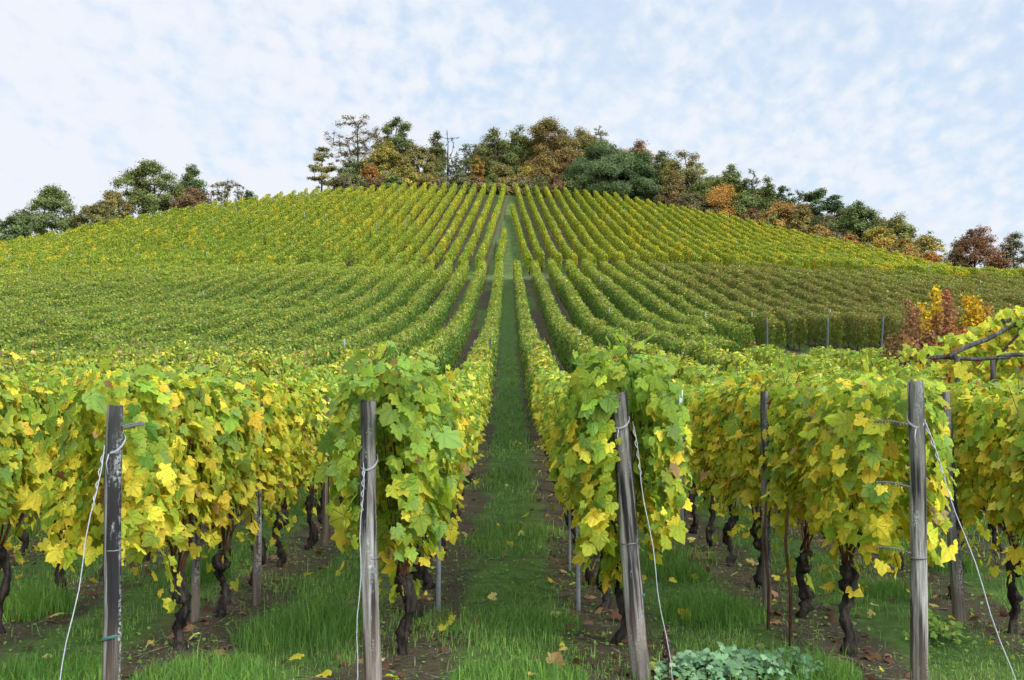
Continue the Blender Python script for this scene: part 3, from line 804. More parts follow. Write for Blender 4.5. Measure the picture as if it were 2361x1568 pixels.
# ------------------------------------------------------------------ woodland trees
def px_ground(px, d): return (px - 1176.0)/F*d
TC = dict(olive=(.175, .185, .050), green=(.130, .175, .052), dgreen=(.080, .120, .046), bgreen=(.110, .152, .056), yel=(.42, .32, .055), orange=(.43, .205, .042),
          rust=(.255, .135, .044), brown=(.190, .150, .058), redbr=(.175, .085, .048), purple=(.19, .145, .095), ochre=(.29, .225, .058), grey=(.14, .13, .078))
def tree(px, top, width, d_off, cols, shape, label, base_px=None, dens=1.0, name='deciduous_tree', cat='tree', group='trees of the hilltop wood', D=None, leaf=.20):
    """px: where the trunk stands, top: height it reaches (reference pixels at its distance), width: crown width"""
    t0 = (px - 1176.0)/F
    D = (crest(t0) + d_off) if D is None else D
    x = t0*D; gz = hz1(x, D)
    ztop = EYE + (905.0 - top)/F*D
    H = max(1.2, ztop - gz); Wd = width*1.10/F*D
    t = thing(name, (x, D, gz), label, cat, group)
    r = np.random.default_rng(int(px*7 + top*3))
    tr = MB()
    lo = {'round': .22, 'tall': .30, 'layer': .30, 'conic': .12, 'sparse': .42, 'shrub': .04, 'bare': .25, 'pine': .45, 'dome': .06, 'oak': .25}[shape]
    # crown clumps
    K = int({'round': 100, 'tall': 80, 'layer': 50, 'conic': 85, 'sparse': 84, 'shrub': 64, 'bare': 40, 'pine': 34, 'dome': 150, 'oak': 86}[shape] * (1 + .0*Wd))
    cs = []
    lobes = [(r.uniform(0, 6.28), r.uniform(.12, .34)) for _ in range(4)]
    while len(cs) < K:
        p = r.uniform(-1, 1, 3); rr = np.linalg.norm(p)
        if rr > 1 or rr < .30: continue
        h = lo + (1 - lo)*(p[2]*.5 + .5)
        hh = (h - lo)/(1 - lo)
        wfac = {'round': np.sqrt(max(0, 1 - (2*hh - .9)**2*.75)), 'oak': .55 + .45*sin(pi*min(1, hh*1.1 + .1)), 'dome': np.sqrt(max(.05, 1 - hh**2.4)),
                'tall': .65 + .35*sin(pi*hh), 'layer': .9 - .45*hh, 'conic': 1.05 - .85*hh, 'sparse': .5 + .5*sin(pi*min(1, hh*.75 + .15)),
                'shrub': np.sqrt(max(.05, 1 - hh**2)), 'bare': .35 + .6*hh, 'pine': 1.0 - .35*abs(hh - .5)}[shape]
        ang = math.atan2(p[1], p[0])
        lob = 1 + sum(a_*cos(2*(ang - b_)) for b_, a_ in lobes[:2])*.4
        q = np.array([p[0]*Wd/2*wfac*lob, p[1]*Wd/2*wfac*lob, h*H])
        if shape == 'layer': q[2] = (round(h*6)/6 + r.normal(0, .035))*H
        cs.append(q)
    cs = np.array(cs)
    rz_ = (Wd*.42 + H*.12) * {'round': .17, 'oak': .145, 'tall': .165, 'layer': .145, 'conic': .15, 'sparse': .105, 'shrub': .21, 'bare': .06, 'pine': .21, 'dome': .15}[shape]
    # keep the clumps inside the height
    cs[:, 2] = np.minimum(cs[:, 2], H - rz_*.6*r.uniform(.5, 1.3, K))
    # trunk and limbs joining every clump to the nearest lower node
    nt_ = 9; zt = np.linspace(-.3, H*(.80 if shape not in ('shrub', 'dome') else .5), nt_)
    bx, by = r.normal(0, .05*Wd), r.normal(0, .05*Wd)
    TP = np.stack([bx*np.sin(zt/H*3), by*np.sin(zt/H*2.4), zt], 1)
    r0 = max(.05, .020*H*(1.2 if shape in ('round', 'oak') else 1))
    tr.tube(TP, np.linspace(r0, r0*.25, nt_), 7)
    nodes = [p for p in TP[2:]]
    for c in cs[np.argsort(np.hypot(cs[:, 0], cs[:, 1]) + .3*cs[:, 2])]:
        nd = np.array(nodes); dz_ = c[2] - nd[:, 2]
        cost = np.linalg.norm(nd - c, axis=1) + np.where(dz_ < 0, 2.5*(-dz_), 0)
        a = nd[np.argmin(cost)]; b = c.copy()
        mid = (a + b)/2 + np.array([0, 0, -.06*np.linalg.norm(b - a)]) + r.normal(0, .05, 3)*np.linalg.norm(b - a)
        rr = max(.018, r0*.30*(1 - .6*np.linalg.norm(c[:2])/(Wd/2 + .01)))
        tr.tube([a, mid, b], [rr, rr*.8, rr*.5], 4, cap=False)
        nodes += [mid, b]
        if shape in ('bare', 'sparse'):
            for _ in range(5 if shape == 'bare' else 3):
                e = b + unit(b - a + r.normal(0, .5, 3)*np.linalg.norm(b - a))*r.uniform(.3, .9)*max(.5, Wd*.12)
                tr.tube([b, (b + e)/2 + r.normal(0, .04, 3), e], [.016, .013, .008], 3, cap=False)
    tr.build('trunk', M_TBARK, t)
    # leaves: fine tufts round each clump
    area = 4*pi*rz_**2
    nl = int(np.clip(area/(leaf*leaf*.55) * {'sparse': .42, 'bare': .06, 'layer': .75, 'oak': .80}.get(shape, .9)*dens, 10, 620))
    PP, NN, CCs = [], [], []
    base = np.array([TC[c] for c in cols])
    for c in cs:
        cz = r.uniform(.6, 1.35)
        m = int(nl*cz*cz)
        v = unit(r.normal(size=(m, 3))); rad = rz_*cz*(.12 + 1.05*r.random((m, 1))**.75)*(1 + .25*np.sin(v[:, :1]*5 + c[0]*3)*np.sin(v[:, 1:2]*4 + c[1]*2))
        sc = np.array([1.15, 1.15, .50 if shape in ('layer', 'pine') else .80])
        PP.append(c + v*rad*sc); NN.append(v*.35 + unit(c - np.array([0, 0, H*.45]))*.6 + np.array([0, 0, .45]) + r.normal(0, .5, (m, 3)))
        wts = r.dirichlet(np.full(len(base), 2.2)) if len(base) > 1 else np.ones(1)
        ci = base[r.choice(len(base), m, p=wts)]
        CCs.append(ci*np.exp(r.normal(0, .10))*np.exp(r.normal(0, .14, (m, 1))))
    PP = np.concatenate(PP); NN = np.concatenate(NN); CCs = np.concatenate(CCs)
    ok = PP[:, 2] > .05
    PP, NN, CCs = PP[ok], NN[ok], CCs[ok]
    V, Fi, Cc, _ = leaves(PP, NN, r.normal(size=PP.shape), leaf*np.clip(r.normal(1, .3, len(PP)), .4, 1.7), CCs, KITE)
    link('crown', mesh_np('crown', V, [Fi], M_TREE, col=Cc), t)
    return t

T = [
 # left group along the skyline
 (22, 498, 75, 8, ['green', 'bgreen'], 'round', "small grey-green tree at the far left end of the skyline"),
 (112, 431, 150, 12, ['olive', 'green', 'bgreen'], 'oak', "broad grey-green oak, second tree from the left edge"),
 (215, 470, 90, 9, ['brown', 'olive'], 'round', "small brownish tree filling the gap beside the broad left oak"),
 (258, 432, 115, 12, ['brown', 'olive', 'ochre'], 'oak', "brownish spreading tree left of the tallest left-hand oak"),
 (335, 361, 140, 12, ['olive', 'green', 'olive'], 'oak', "tallest oak of the left group, olive crown with gaps"),
 (437, 372, 95, 15, ['bgreen', 'green'], 'conic', "bluish green pointed tree right of the tallest left oak"),
 (440, 428, 105, 7, ['brown', 'redbr'], 'shrub', "rusty brown bush below the pointed green tree on the left skyline"),
 (518, 412, 85, 10, ['brown', 'grey'], 'sparse', "thin half-bare brownish tree at the right end of the left group"),
 (570, 438, 45, 8, ['green', 'grey'], 'shrub', "tiny green bush alone on the left skyline"),
 # the knoll, left half
 (738, 333, 92, 9, ['brown', 'olive', 'ochre'], 'layer', "olive-brown tree with flat layered branches, left end of the knoll"),
 (815, 253, 112, 13, ['purple', 'brown'], 'sparse', "tall sparse purple-brown tree, tallest on the knoll's left"),
 (812, 360, 70, 11, ['green', 'olive'], 'tall', "dark green understory tree below the tall purple-brown one"),
 (912, 252, 78, 14, ['green', 'dgreen', 'olive'], 'tall', "tall slim green tree right of the purple-brown one"),
 (880, 318, 88, 10, ['yel', 'ochre', 'olive'], 'round', "golden yellow tree in front of the tall slim green tree"),
 (853, 372, 62, 6, ['orange', 'rust'], 'shrub', "bright orange bush at the foot of the golden tree"),
 (935, 375, 60, 6, ['yel', 'ochre', 'olive'], 'shrub', "yellow and green bush between the golden and ochre trees"),
 (960, 326, 85, 9, ['ochre', 'brown', 'olive'], 'round', "ochre brown rounded tree in the knoll's left middle"),
 (1005, 290, 72, 11, ['brown', 'olive', 'dgreen'], 'conic', "dark olive pointed tree left of the bare one"),
 (1032, 289, 62, 14, ['grey'], 'bare', "leafless grey tree standing in the gap of the knoll"),
 (1050, 355, 40, 15, ['bgreen', 'grey'], 'sparse', "spindly half-bare tree in the low gap of the knoll"),
 # the knoll, right half
 (1078, 322, 62, 12, ['bgreen', 'green'], 'sparse', "thin bluish green tree at the left edge of the right-hand grove"),
 (1100, 340, 45, 7, ['orange', 'ochre'], 'conic', "slender orange tree at the left front of the right-hand grove"),
 (1138, 290, 95, 12, ['olive', 'brown', 'green'], 'oak', "olive tree, leftmost tall crown of the right-hand grove"),
 (1195, 284, 85, 14, ['olive', 'green'], 'oak', "olive green tree between the grove's leftmost crown and the rust-coloured one"),
 (1262, 268, 112, 12, ['rust', 'brown', 'olive'], 'round', "rust brown tree, highest crown of the right-hand grove"),
 (1340, 284, 90, 15, ['olive', 'ochre', 'brown'], 'oak', "olive and ochre tree right of the rust brown crown"),
 (1385, 280, 55, 17, ['ochre', 'olive'], 'sparse', "small open ochre crown beyond the dark green round tree"),
 (1160, 375, 75, 7, ['ochre', 'olive', 'brown'], 'shrub', "ochre bush in front of the olive tree in the grove"),
 (1215, 372, 60, 6, ['yel', 'ochre'], 'shrub', "yellow-orange bush at the foot of the grove"),
 (1255, 355, 80, 7, ['brown', 'rust', 'ochre'], 'shrub', "brown spreading bush below the rust brown tree"),
 (1312, 345, 90, 10, ['rust', 'brown'], 'round', "smaller rusty tree left of the dark green round tree"),
 (1398, 320, 172, 6, ['dgreen', 'bgreen', 'bgreen'], 'dome', "large dark green dome-shaped tree on the knoll's right"),
 (1482, 348, 110, 9, ['dgreen', 'bgreen'], 'dome', "dark green round tree merging with the larger dome on its left"),
 (1480, 318, 70, 16, ['redbr', 'rust', 'brown'], 'round', "red-brown crown rising behind the dark green dome"),
 (1530, 335, 70, 14, ['green', 'olive', 'brown'], 'oak', "grey-green crown just right of the red-brown one"),
 # right slope
 (1585, 346, 115, 12, ['ochre', 'olive', 'brown'], 'oak', "ochre olive tree with open crown at the start of the right slope"),
 (1555, 400, 70, 6, ['brown', 'redbr', 'olive'], 'shrub', "brown bush at the foot of the dark green dome's right side"),
 (1620, 405, 65, 7, ['olive', 'green'], 'shrub', "green bush below the ochre olive tree"),
 (1690, 372, 92, 13, ['green', 'olive'], 'oak', "green tree with ragged top in the middle of the right slope"),
 (1738, 384, 45, 15, ['green', 'bgreen'], 'sparse', "thin green tree beside the ragged-topped one"),
 (1668, 428, 112, 6, ['orange', 'orange', 'ochre'], 'shrub', "large orange tree glowing at the vineyard's upper right edge"),
 (1722, 440, 80, 8, ['olive', 'green'], 'round', "dull green tree right of the large orange one"),
 (1776, 403, 72, 13, ['dgreen', 'olive'], 'conic', "dark pointed green tree right of the thin green one"),
 (1812, 422, 40, 15, ['bgreen', 'dgreen'], 'tall', "small dark tree behind the pointed green one"),
 (1800, 462, 105, 6, ['orange', 'rust', 'ochre'], 'shrub', "orange-brown tree right of the dull green one"),
 (1848, 430, 50, 16, ['grey', 'bgreen'], 'sparse', "wispy grey tree left of the umbrella pine"),
 (1850, 470, 80, 7, ['brown', 'rust', 'olive'], 'shrub', "brown bush below the wispy grey tree"),
 (1888, 427, 72, 14, ['dgreen', 'dgreen', 'bgreen'], 'pine', "dark umbrella-headed pine on the right slope"),
 (1930, 445, 52, 15, ['dgreen', 'bgreen'], 'pine', "smaller dark pine right of the umbrella-headed one"),
 (1905, 490, 70, 9, ['dgreen', 'brown'], 'round', "dark brownish tree under the two pines"),
 (1985, 460, 118, 13, ['olive', 'dgreen', 'green'], 'dome', "dark olive dome-shaped tree right of the pines"),
 (1895, 520, 75, 5, ['ochre', 'orange', 'brown'], 'shrub', "ochre bush at the foot of the pines"),
 (2075, 492, 112, 13, ['olive', 'green', 'ochre'], 'oak', "green and ochre tree near the right slope's lower end"),
 (2030, 522, 85, 7, ['orange', 'yel', 'olive'], 'shrub', "orange-yellow bush below the dark olive dome"),
 (1965, 540, 60, 4, ['rust', 'orange'], 'shrub', "small rust-orange bush on the vineyard edge under the olive dome"),
 (2095, 548, 75, 6, ['orange', 'olive', 'ochre'], 'shrub', "orange and green bush below the green and ochre tree"),
 (2145, 525, 80, 11, ['ochre', 'yel', 'olive'], 'oak', "yellowish tree ending the wood on the right slope"),
 (2150, 580, 60, 5, ['rust', 'orange'], 'shrub', "low rusty bush under the yellowish last tree"),
 # beyond, far right
 (2262, 513, 135, 40, ['redbr', 'redbr', 'rust'], 'oak', "dark red-brown tree standing apart at the far right"),
 (2215, 565, 75, 36, ['redbr', 'brown'], 'shrub', "low dark red bush left of the far right red tree"),
 (2345, 520, 85, 42, ['purple', 'brown', 'dgreen'], 'oak', "purplish brown tree cut by the right picture edge"),
 (2310, 575, 80, 38, ['redbr', 'rust'], 'shrub', "red-brown bush between the two far right trees"),
]
for (px_, top, wd, off, cols, shp, lab) in T:
    nm = {'shrub': 'autumn_shrub', 'pine': 'pine_tree', 'bare': 'bare_tree'}.get(shp, 'deciduous_tree')
    tree(px_, top, wd, off, cols, shp, lab, name=nm, cat='bush' if shp == 'shrub' and top > 340 and wd < 100 else 'tree')
# scrub hedge along the crest: each bush its own
hb = [(785, 393), (815, 398), (870, 402), (905, 398), (985, 394), (1020, 400), (1060, 396), (1095, 402), (1130, 398), (1170, 404), (1205, 400), (1245, 398), (1285, 402), (1320, 398), (1345, 402),
      (1600, 440), (1640, 452), (1740, 478), (1780, 488), (1840, 505), (1930, 530), (2000, 555), (2060, 570)]
scr = [['grey', 'brown'], ['grey', 'olive'], ['brown', 'redbr'], ['olive', 'green'], ['brown', 'ochre']]
for i, (px_, top) in enumerate(hb):
    tree(px_, top, 62, 3.2 + (i % 3)*.8, scr[i % 5], 'shrub', f"low scrubby bush along the top vineyard edge, {ordinal(i + 1)} from the left", name='scrub_bush', cat='bush', group='scrub bushes along the crest')
# back rank that closes the wood
br_ = [(1115, 330), (1165, 315), (1230, 310), (1300, 305), (1365, 315), (1430, 335), (1540, 365), (1640, 400), (1705, 415), (1760, 430), (1830, 455), (1945, 475), (2030, 500)]
for i, (px_, top) in enumerate(br_):
    tree(px_, top, 105, 22, [['olive', 'brown'], ['green', 'olive'], ['brown', 'rust']][i % 3], 'round', f"shaded tree deep in the wood, {ordinal(i + 1)} of the back rank from the left", group='back rank of the hilltop wood')

# ------------------------------------------------------------------ autumn bushes and pergola at the right
def stem_bush(px, D, top, width, cols, label, n_st=9, seed=1):
    r = np.random.default_rng(seed)
    x = px_ground(px, D); gz = hz1(x, D); H = EYE + (905 - top)/F*D - gz; W = width/F*D
    t = thing('autumn_shrub', (x, D, gz), label, 'bush', 'autumn bushes beside the pergola')
    mb = MB(); PP = []; CC_ = []
    base = np.array([c for c in cols])
    for i in range(n_st):
        a = r.uniform(-1, 1); hh = H*(1 - .45*abs(a)**1.5)*r.uniform(.72, 1.0)
        e = np.array([a*W/2, r.normal(0, W*.18), hh]); q = np.linspace(0, 1, 6)[:, None]
        P = np.array([a*W*.15, r.normal(0, .1), -.1])*(1 - q) + e*q + np.array([0, 0, .0]); P[:, 0] += .05*np.sin(q[:, 0]*7 + i)
        mb.tube(P, np.linspace(.02, .006, 6), 4, cap=False)
        m = int(560*hh/2.5)
        s = r.random(m)**.75; ctr = np.stack([np.interp(s, q[:, 0], P[:, j]) for j in range(3)], 1)
        sp = .07 + .30*(1 - s)
        PP.append(ctr + r.normal(size=(m, 3))*sp[:, None]*np.array([.8, .8, .6]))
        ci = base[r.integers(len(base))]
        CC_.append(np.where(r.random((m, 1)) < .8, ci, base[r.integers(len(base), size=m)])*np.exp(r.normal(0, .2, (m, 1))))
    mb.build('stem', M_TBARK, t)
    PP = np.concatenate(PP); CC_ = np.concatenate(CC_); ok = PP[:, 2] > .02; PP, CC_ = PP[ok], CC_[ok]
    V, Fi, Cc, _ = leaves(PP, r.normal(size=PP.shape) + np.array([0, -.4, .5]), r.normal(size=PP.shape) + np.array([0, 0, -.5]), .075*np.clip(r.normal(1, .25, len(PP)), .5, 1.5), CC_, KITE)
    link('crown', mesh_np('crown', V, [Fi], M_TREE, col=Cc), t)
Yc, Yo, Rd, Rb, Ob = (.60, .40, .02), (.50, .30, .02), (.30, .075, .045), (.24, .115, .055), (.38, .19, .045)
stem_bush(2165, 27.0, 640, 105, [Yc, Yc, Yo], "bright yellow slender bush rising over the red ones at right", 13, 3)
stem_bush(2245, 28.0, 655, 110, [Yo, Yc, Ob], "golden bush right of the bright yellow one", 12, 5)
stem_bush(2195, 26.0, 655, 130, [Rb, Rd, Ob], "wine-red bush with tall thin stems among the yellow ones", 11, 8)
stem_bush(2108, 25.5, 672, 125, [Rb, (.17, .10, .035), Rb], "brown-red bush left of the yellow one", 14, 9)
stem_bush(2090, 24.5, 735, 135, [Ob, (.12, .11, .03), Rb], "rounded reddish green bush next to the dark slanting post", 14, 12)
stem_bush(2190, 24.0, 745, 120, [Ob, Rd, (.16, .12, .03)], "low orange-red bush behind the end of the horizontal log", 14, 14)
stem_bush(1705, 48.5, 745, 70, [Rd, Rb, Ob], "small red shrub at the near edge of the red-brown plot", 7, 17)

M_LOG = post_mat('pergola_log', .2, 12.3, (.13, .115, .10))
def pergola():
    bx, by = 5.75, 13.2; gz = hz1(bx, by)
    t = thing('pergola', (bx, by, gz), "rustic pergola of rough logs overgrown by vines at the right edge", 'pergola')
    def log(a, b, r, name, pointed=False):
        a, b = np.array(a) - (bx, by, gz), np.array(b) - (bx, by, gz)
        s = np.linspace(0, 1, 12)[:, None]; P = a*(1 - s) + b*s; P[:, 2] += .012*np.sin(s[:, 0]*8)
        R = .60*r*(1.05 - .1*s[:, 0]); 
        if pointed: R[0] *= .25; R[1] *= .85
        mb = MB(); mb.tube(P, R, 10, rough=.05); mb.build(name, M_LOG, t)
    D = 13.0
    def at(px, py, d=D): return (px_ground(px, d), d, EYE + (905 - py)/F*d)
    log(at(2135, 826), at(2330, 826), .045, 'beam', True); log(at(2300, 822, 12.7), at(2480, 812, 12.7), .045, 'beam', True)
    log(at(2188, 822, 12.9), at(2350, 746, 13.5), .05, 'rafter')
    log(at(2345, 750, 13.3), at(2500, 700, 13.8), .05, 'rafter')
    log(at(2310, 742, 13.6), at(2480, 742, 13.6), .055, 'ridge_log')
    for q in ((2208, 822), (2290, 830)):
        a = at(q[0], q[1], 13.0); log(a, (a[0], a[1], hz1(a[0], a[1]) - .2), .05, 'post')
    a = at(2480, 700, 13.9); log(a, (a[0], a[1], hz1(a[0], a[1]) - .2), .06, 'post')
    return t
pergola()
# the vine that smothers the pergola
def pergola_vine():
    x0, y0 = 6.2, 13.3; gz = hz1(x0, y0)
    t = thing('climbing_vine', (x0, y0, gz), "yellow-green vine trailing over the log pergola", 'grapevine')
    r = np.random.default_rng(33)
    mb = MB(); mb.tube([(0, 0, -.1), (.05, .03, .6), (-.03, 0, 1.3), (.1, 0, 2.2), (.6, .1, 2.7)], [.05, .042, .038, .03, .015], 8, rough=.1); mb.build('trunk', M_BARK, t)
    m = 3400; u = r.random(m)
    X = 5.25 + u*3.6; edge = np.interp(X, [5.25, 5.6, 6.0, 6.4, 6.8, 9], [2.4, 2.56, 2.62, 2.82, 3.02, 3.3])
    lowz = np.interp(X, [5.25, 5.55, 6.0, 6.4, 9], [2.32, 2.2, 2.05, 1.5, 1.2])
    Zt = lowz + (edge - lowz)*r.random(m)**.75; Yv = 13.45 + np.abs(r.normal(0, .40, m)) - .5*(r.random(m) < .12)
    keep = r.random(m) < np.interp(X, [5.25, 5.7, 6.1, 6.6], [.05, .10, .26, .85])
    P = np.stack([X - x0, Yv - y0, Zt - gz], 1)[keep]; n = len(P)
    nr = r.normal(0, .5, (n, 3)) + np.array([0, -.9, .5]); tp = r.normal(0, .5, (n, 3)) + np.array([0, -.2, -.8])
    col = blend(n, np.full(n, .42), [(LIME, 3), (GREEN, 2), (np.array((.24, .34, .06)), 2)], [(YELLOW, 3), (LIME, 3), (GOLD, 1), (RUST, .3)])
    V, Fi, Cc, UV = leaves(P, nr, tp, .105*np.clip(r.normal(1, .25, n), .5, 1.5), col, HI)
    link('foliage', mesh_np('foliage', V, [Fi], M_LEAF_HI, col=Cc, luv=UV, smooth=True), t)
pergola_vine()
# pale stacked stones seen over the vines, left of the autumn bushes
for i, (px_, py_, w_, h_) in enumerate([(2040, 846, .13, .20), (2056, 844, .14, .22), (2070, 850, .12, .14)]):
    D = 25.8 + i*.25; x = px_ground(px_, D); gz = hz1(x, D); zt = EYE + (905 - py_ + 12)/F*D - gz
    mb = MB(); mb.box((0, 0, zt/2 - .1), (w_, .25, zt + .2), .2*i, .012)
    m_, nt_ = newmat('pale_stone'); g = G(nt_); o_ = g.n('ShaderNodeTexCoord').outputs['Object']
    p_ = g.n('ShaderNodeBsdfPrincipled', {'Base Color': g.mix(g.ramp(g.noise(o_, 9.0, 4), .3, .7), C4(.5, .49, .47), C4(.8, .79, .76)), 'Roughness': .9})
    nt_.links.new(p_.outputs[0], g.n('ShaderNodeOutputMaterial').inputs[0])
    tag(mb.build('stone_slab', m_, loc=(x, D, gz), smooth=False), ["whitish upright stone slab left of the red bushes, leftmost of three", "tallest whitish stone slab left of the red bushes", "smallest whitish stone slab, nearest to the red bushes"][i], 'stone', 'pale stone slabs')

# ------------------------------------------------------------------ ground cover: grass, weeds, litter
def soil_w(X, Y):
    u = urow(X, Y); d = np.abs(u - np.round(u))
    return np.clip(1.25 - d/.34, 0, 1)
def blades(P, h, wd, col, lean=.45, seg=True):
    n = len(P); a = rng.uniform(0, 2*pi, n); d = np.stack([np.cos(a), np.sin(a), 0*a], 1); s = np.stack([-np.sin(a), np.cos(a), 0*a], 1)
    b = rng.uniform(0, 2*pi, n); s = np.stack([np.cos(b), np.sin(b), 0*b], 1)
    l = np.abs(rng.normal(0, lean, n))[:, None]
    h = h[:, None]; wd = wd[:, None]
    up = np.array([0, 0, 1.])
    p0 = P - s*wd/2; p1 = P + s*wd/2
    mid = P + up*h*.55 + d*h*l*.25
    tip = P + up*h*(1 - .25*l) + d*h*l*.95
    V = np.stack([p0, p1, mid + s*wd*.38, mid - s*wd*.38, tip], 1).reshape(-1, 3)
    o = np.arange(n)[:, None]*5
    q = o + np.array([[0, 1, 2, 3]]); t = o + np.array([[3, 2, 4]])
    c = np.repeat(col, 5, 0)
    return V, q, t, c
def gnoise(X, Y, s, sd):
    return np.sin(X*s + sd)*np.sin(Y*s*1.13 + sd*2) + .6*np.sin(X*s*2.3 - Y*s*1.7 + sd*3) + .4*np.sin(X*s*4.1 + Y*s*3.7 + sd)
def grass_field(y0, y1, dens, h, wd):
    A = 0; n = int(dens*(y1 - y0)*(y0 + y1)*.56)
    Y = rng.uniform(y0, y1, n); X = rng.uniform(-.56, .56, n)*Y*1.0
    sw = soil_w(X, Y); nz = gnoise(X, Y, 1.1, 2.0)
    pr = np.clip(.66 - .85*sw + .50*nz, .02, 1)
    edge = sstep(Y, 5.0, 6.2); bare_front = np.clip(.75 + .35*gnoise(X, Y, 1.7, 5.0), .15, 1)
    pr = pr*np.where(Y < 7.0, bare_front, 1)
    ok = rng.random(n) < pr
    X, Y, nz = X[ok], Y[ok], nz[ok]; n = len(X)
    hh = h*np.exp(rng.normal(0, .35, n))*(1 + .45*np.clip(gnoise(X, Y, .9, 7.0), -.6, 1.3))
    c = pick(n, [(np.array((.155, .285, .058)), 5), (np.array((.245, .370, .080)), 3), (np.array((.100, .195, .042)), 2), (np.array((.30, .34, .08)), .35), (np.array((.42, .36, .18)), .15)])
    c *= (1 + .18*np.clip(gnoise(X, Y, .7, 1.0), -1, 1))[:, None]
    return blades(np.stack([X, Y, hz(X, Y) - .005], 1), hh, wd*np.exp(rng.normal(0, .2, n)), c)
parts = [grass_field(4.0, 7.5, 2900, .052, .0042), grass_field(7.5, 11, 1700, .054, .0055), grass_field(11, 17, 1000, .062, .009), grass_field(17, 48, 210, .085, .018)]
VV, QQ, TT, CC = [], [], [], []; off = 0
for V, q, t, c in parts:
    VV.append(V); QQ.append(q + off); TT.append(t + off); CC.append(c); off += len(V)
tag(link('grass', mesh_np('grass', np.concatenate(VV), [np.concatenate(QQ), np.concatenate(TT)], M_GRASS, col=np.concatenate(CC))), "short green grass growing between the vine rows", 'grass', kind='stuff')

def tuft(px, py, W, H, n, label):
    d = EYE*F/(py - 905.0); x = px_ground(px, d); gz = hz1(x, d)
    a = rng.uniform(0, 2*pi, n); rr = W/2*np.sqrt(rng.random(n))
    P = np.stack([rr*np.cos(a), rr*np.sin(a), 0*a - .01], 1)
    h = .82*H*np.exp(rng.normal(0, .28, n))*(1 - .45*(rr/(W/2))**2)
    c = pick(n, [(np.array((.115, .240, .040)), 4), (np.array((.175, .310, .052)), 3), (np.array((.075, .175, .032)), 2)])
    V, q, t, c = blades(P, h, np.full(n, .0055), c, .55)
    return tag(link('grass_tuft', mesh_np('grass_tuft', V, [q, t], M_GRASS, col=c), loc=(x, d, gz)), label, 'grass tuft', 'tall grass tufts')
tuft(690, 1465, .95, .30, 1500, "tall grass tuft left of the pale split post")
tuft(770, 1440, .7, .28, 900, "tall grass tuft close beside the pale split post's left side")
tuft(470, 1330, .6, .30, 1000, "dark grass tuft between the two vine trunks left")
tuft(90, 1410, .7, .32, 1300, "tall grass tuft near the left picture edge")
tuft(480, 1560, .9, .20, 1900, "bright grass tuft at the bottom between the left posts")
tuft(120, 1555, .9, .16, 1500, "short dense grass tuft in the bottom left corner")
tuft(1640, 1420, .9, .26, 1700, "tall grass tuft right of the thick leaning post")
tuft(1560, 1330, .6, .24, 900, "grass tuft behind the leaning post, below yellow leaves")
tuft(1850, 1555, .7, .20, 1500, "grass tuft right behind the blue-green herb patch")
tuft(2060, 1370, .6, .2, 900, "grass tuft behind the speckled right end post")
tuft(2180, 1310, .6, .2, 800, "grass tuft left of the leaning far right post")
tuft(1230, 1440, .8, .16, 1100, "grass tuft in the middle aisle")
tuft(1200, 1560, .9, .14, 1500, "grass tuft at the bottom of the middle aisle")

# small broad-leaved weeds, fallen leaves, pruned twigs
def scatter(n, y0, y1, wfun, cover=.56):
    Y = np.sqrt(rng.uniform(y0*y0, y1*y1, n)); X = rng.uniform(-cover, cover, n)*Y
    ok = rng.random(n) < wfun(X, Y); return X[ok], Y[ok]
X, Y = scatter(26000, 4.2, 13, lambda X, Y: np.clip(.45 + .4*gnoise(X, Y, 1.9, 4.0) + .15*soil_w(X, Y), 0, 1))
n = len(X); P = np.stack([X, Y, hz(X, Y) + np.abs(rng.normal(.012, .012, n))], 1)
V, Fi, Cc, _ = leaves(P, rng.normal(0, .4, (n, 3)) + np.array([0, 0, 1.]), rng.normal(0, 1, (n, 3)), rng.uniform(.012, .034, n),
                      pick(n, [(np.array((.11, .23, .035)), 4), (np.array((.17, .30, .045)), 3), (np.array((.24, .30, .04)), 1), (np.array((.09, .18, .06)), 1.5)]), LO)
tag(link('ground_weeds', mesh_np('ground_weeds', V, [Fi], M_GRASS, col=Cc)), "low broad-leaved weeds and moss covering the soil", 'weeds', kind='stuff')
X, Y = scatter(5200, 4.4, 20, lambda X, Y: np.clip(.06 + .75*soil_w(X, Y)*(.4 + .6*(gnoise(X, Y, 1.6, 8.0) > 0)), 0, 1))
n = len(X); P = np.stack([X, Y, hz(X, Y) + rng.uniform(.012, .04, n)], 1)
V, Fi, Cc, UV = leaves(P, rng.normal(0, .45, (n, 3)) + np.array([0, -.1, 1.]), rng.normal(0, 1, (n, 3)), .075*np.clip(rng.normal(1, .3, n), .4, 1.6),
                      pick(n, [(np.array((.16, .075, .045)), 5), (np.array((.24, .13, .07)), 3), (np.array((.11, .055, .035)), 3), (DRY, .7)]), MID, .9, .6)
tag(link('leaf_litter', mesh_np('leaf_litter', V, [Fi], M_LEAF, col=Cc)), "curled brown dead leaves lying on the soil under the vines", 'leaf litter', kind='stuff')
X, Y = scatter(760, 4.6, 24, lambda X, Y: .40 + .5*soil_w(X, Y))
n = len(X); P = np.stack([X, Y, hz(X, Y) + rng.uniform(.03, .08, n)], 1)
V, Fi, Cc, UV = leaves(P, rng.normal(0, .45, (n, 3)) + np.array([0, -.15, 1.]), rng.normal(0, 1, (n, 3)), .080*np.clip(rng.normal(1, .3, n), .5, 1.5),
                      pick(n, [(YELLOW, 4), (GOLD, 1.5), (np.array((.62, .55, .20)), 2), (DRY, 1.2)]), HI)
tag(link('fallen_leaves', mesh_np('fallen_leaves', V, [Fi], M_LEAF_HI, col=Cc, luv=UV)), "yellow vine leaves fallen on the grass", 'fallen leaves', kind='stuff')
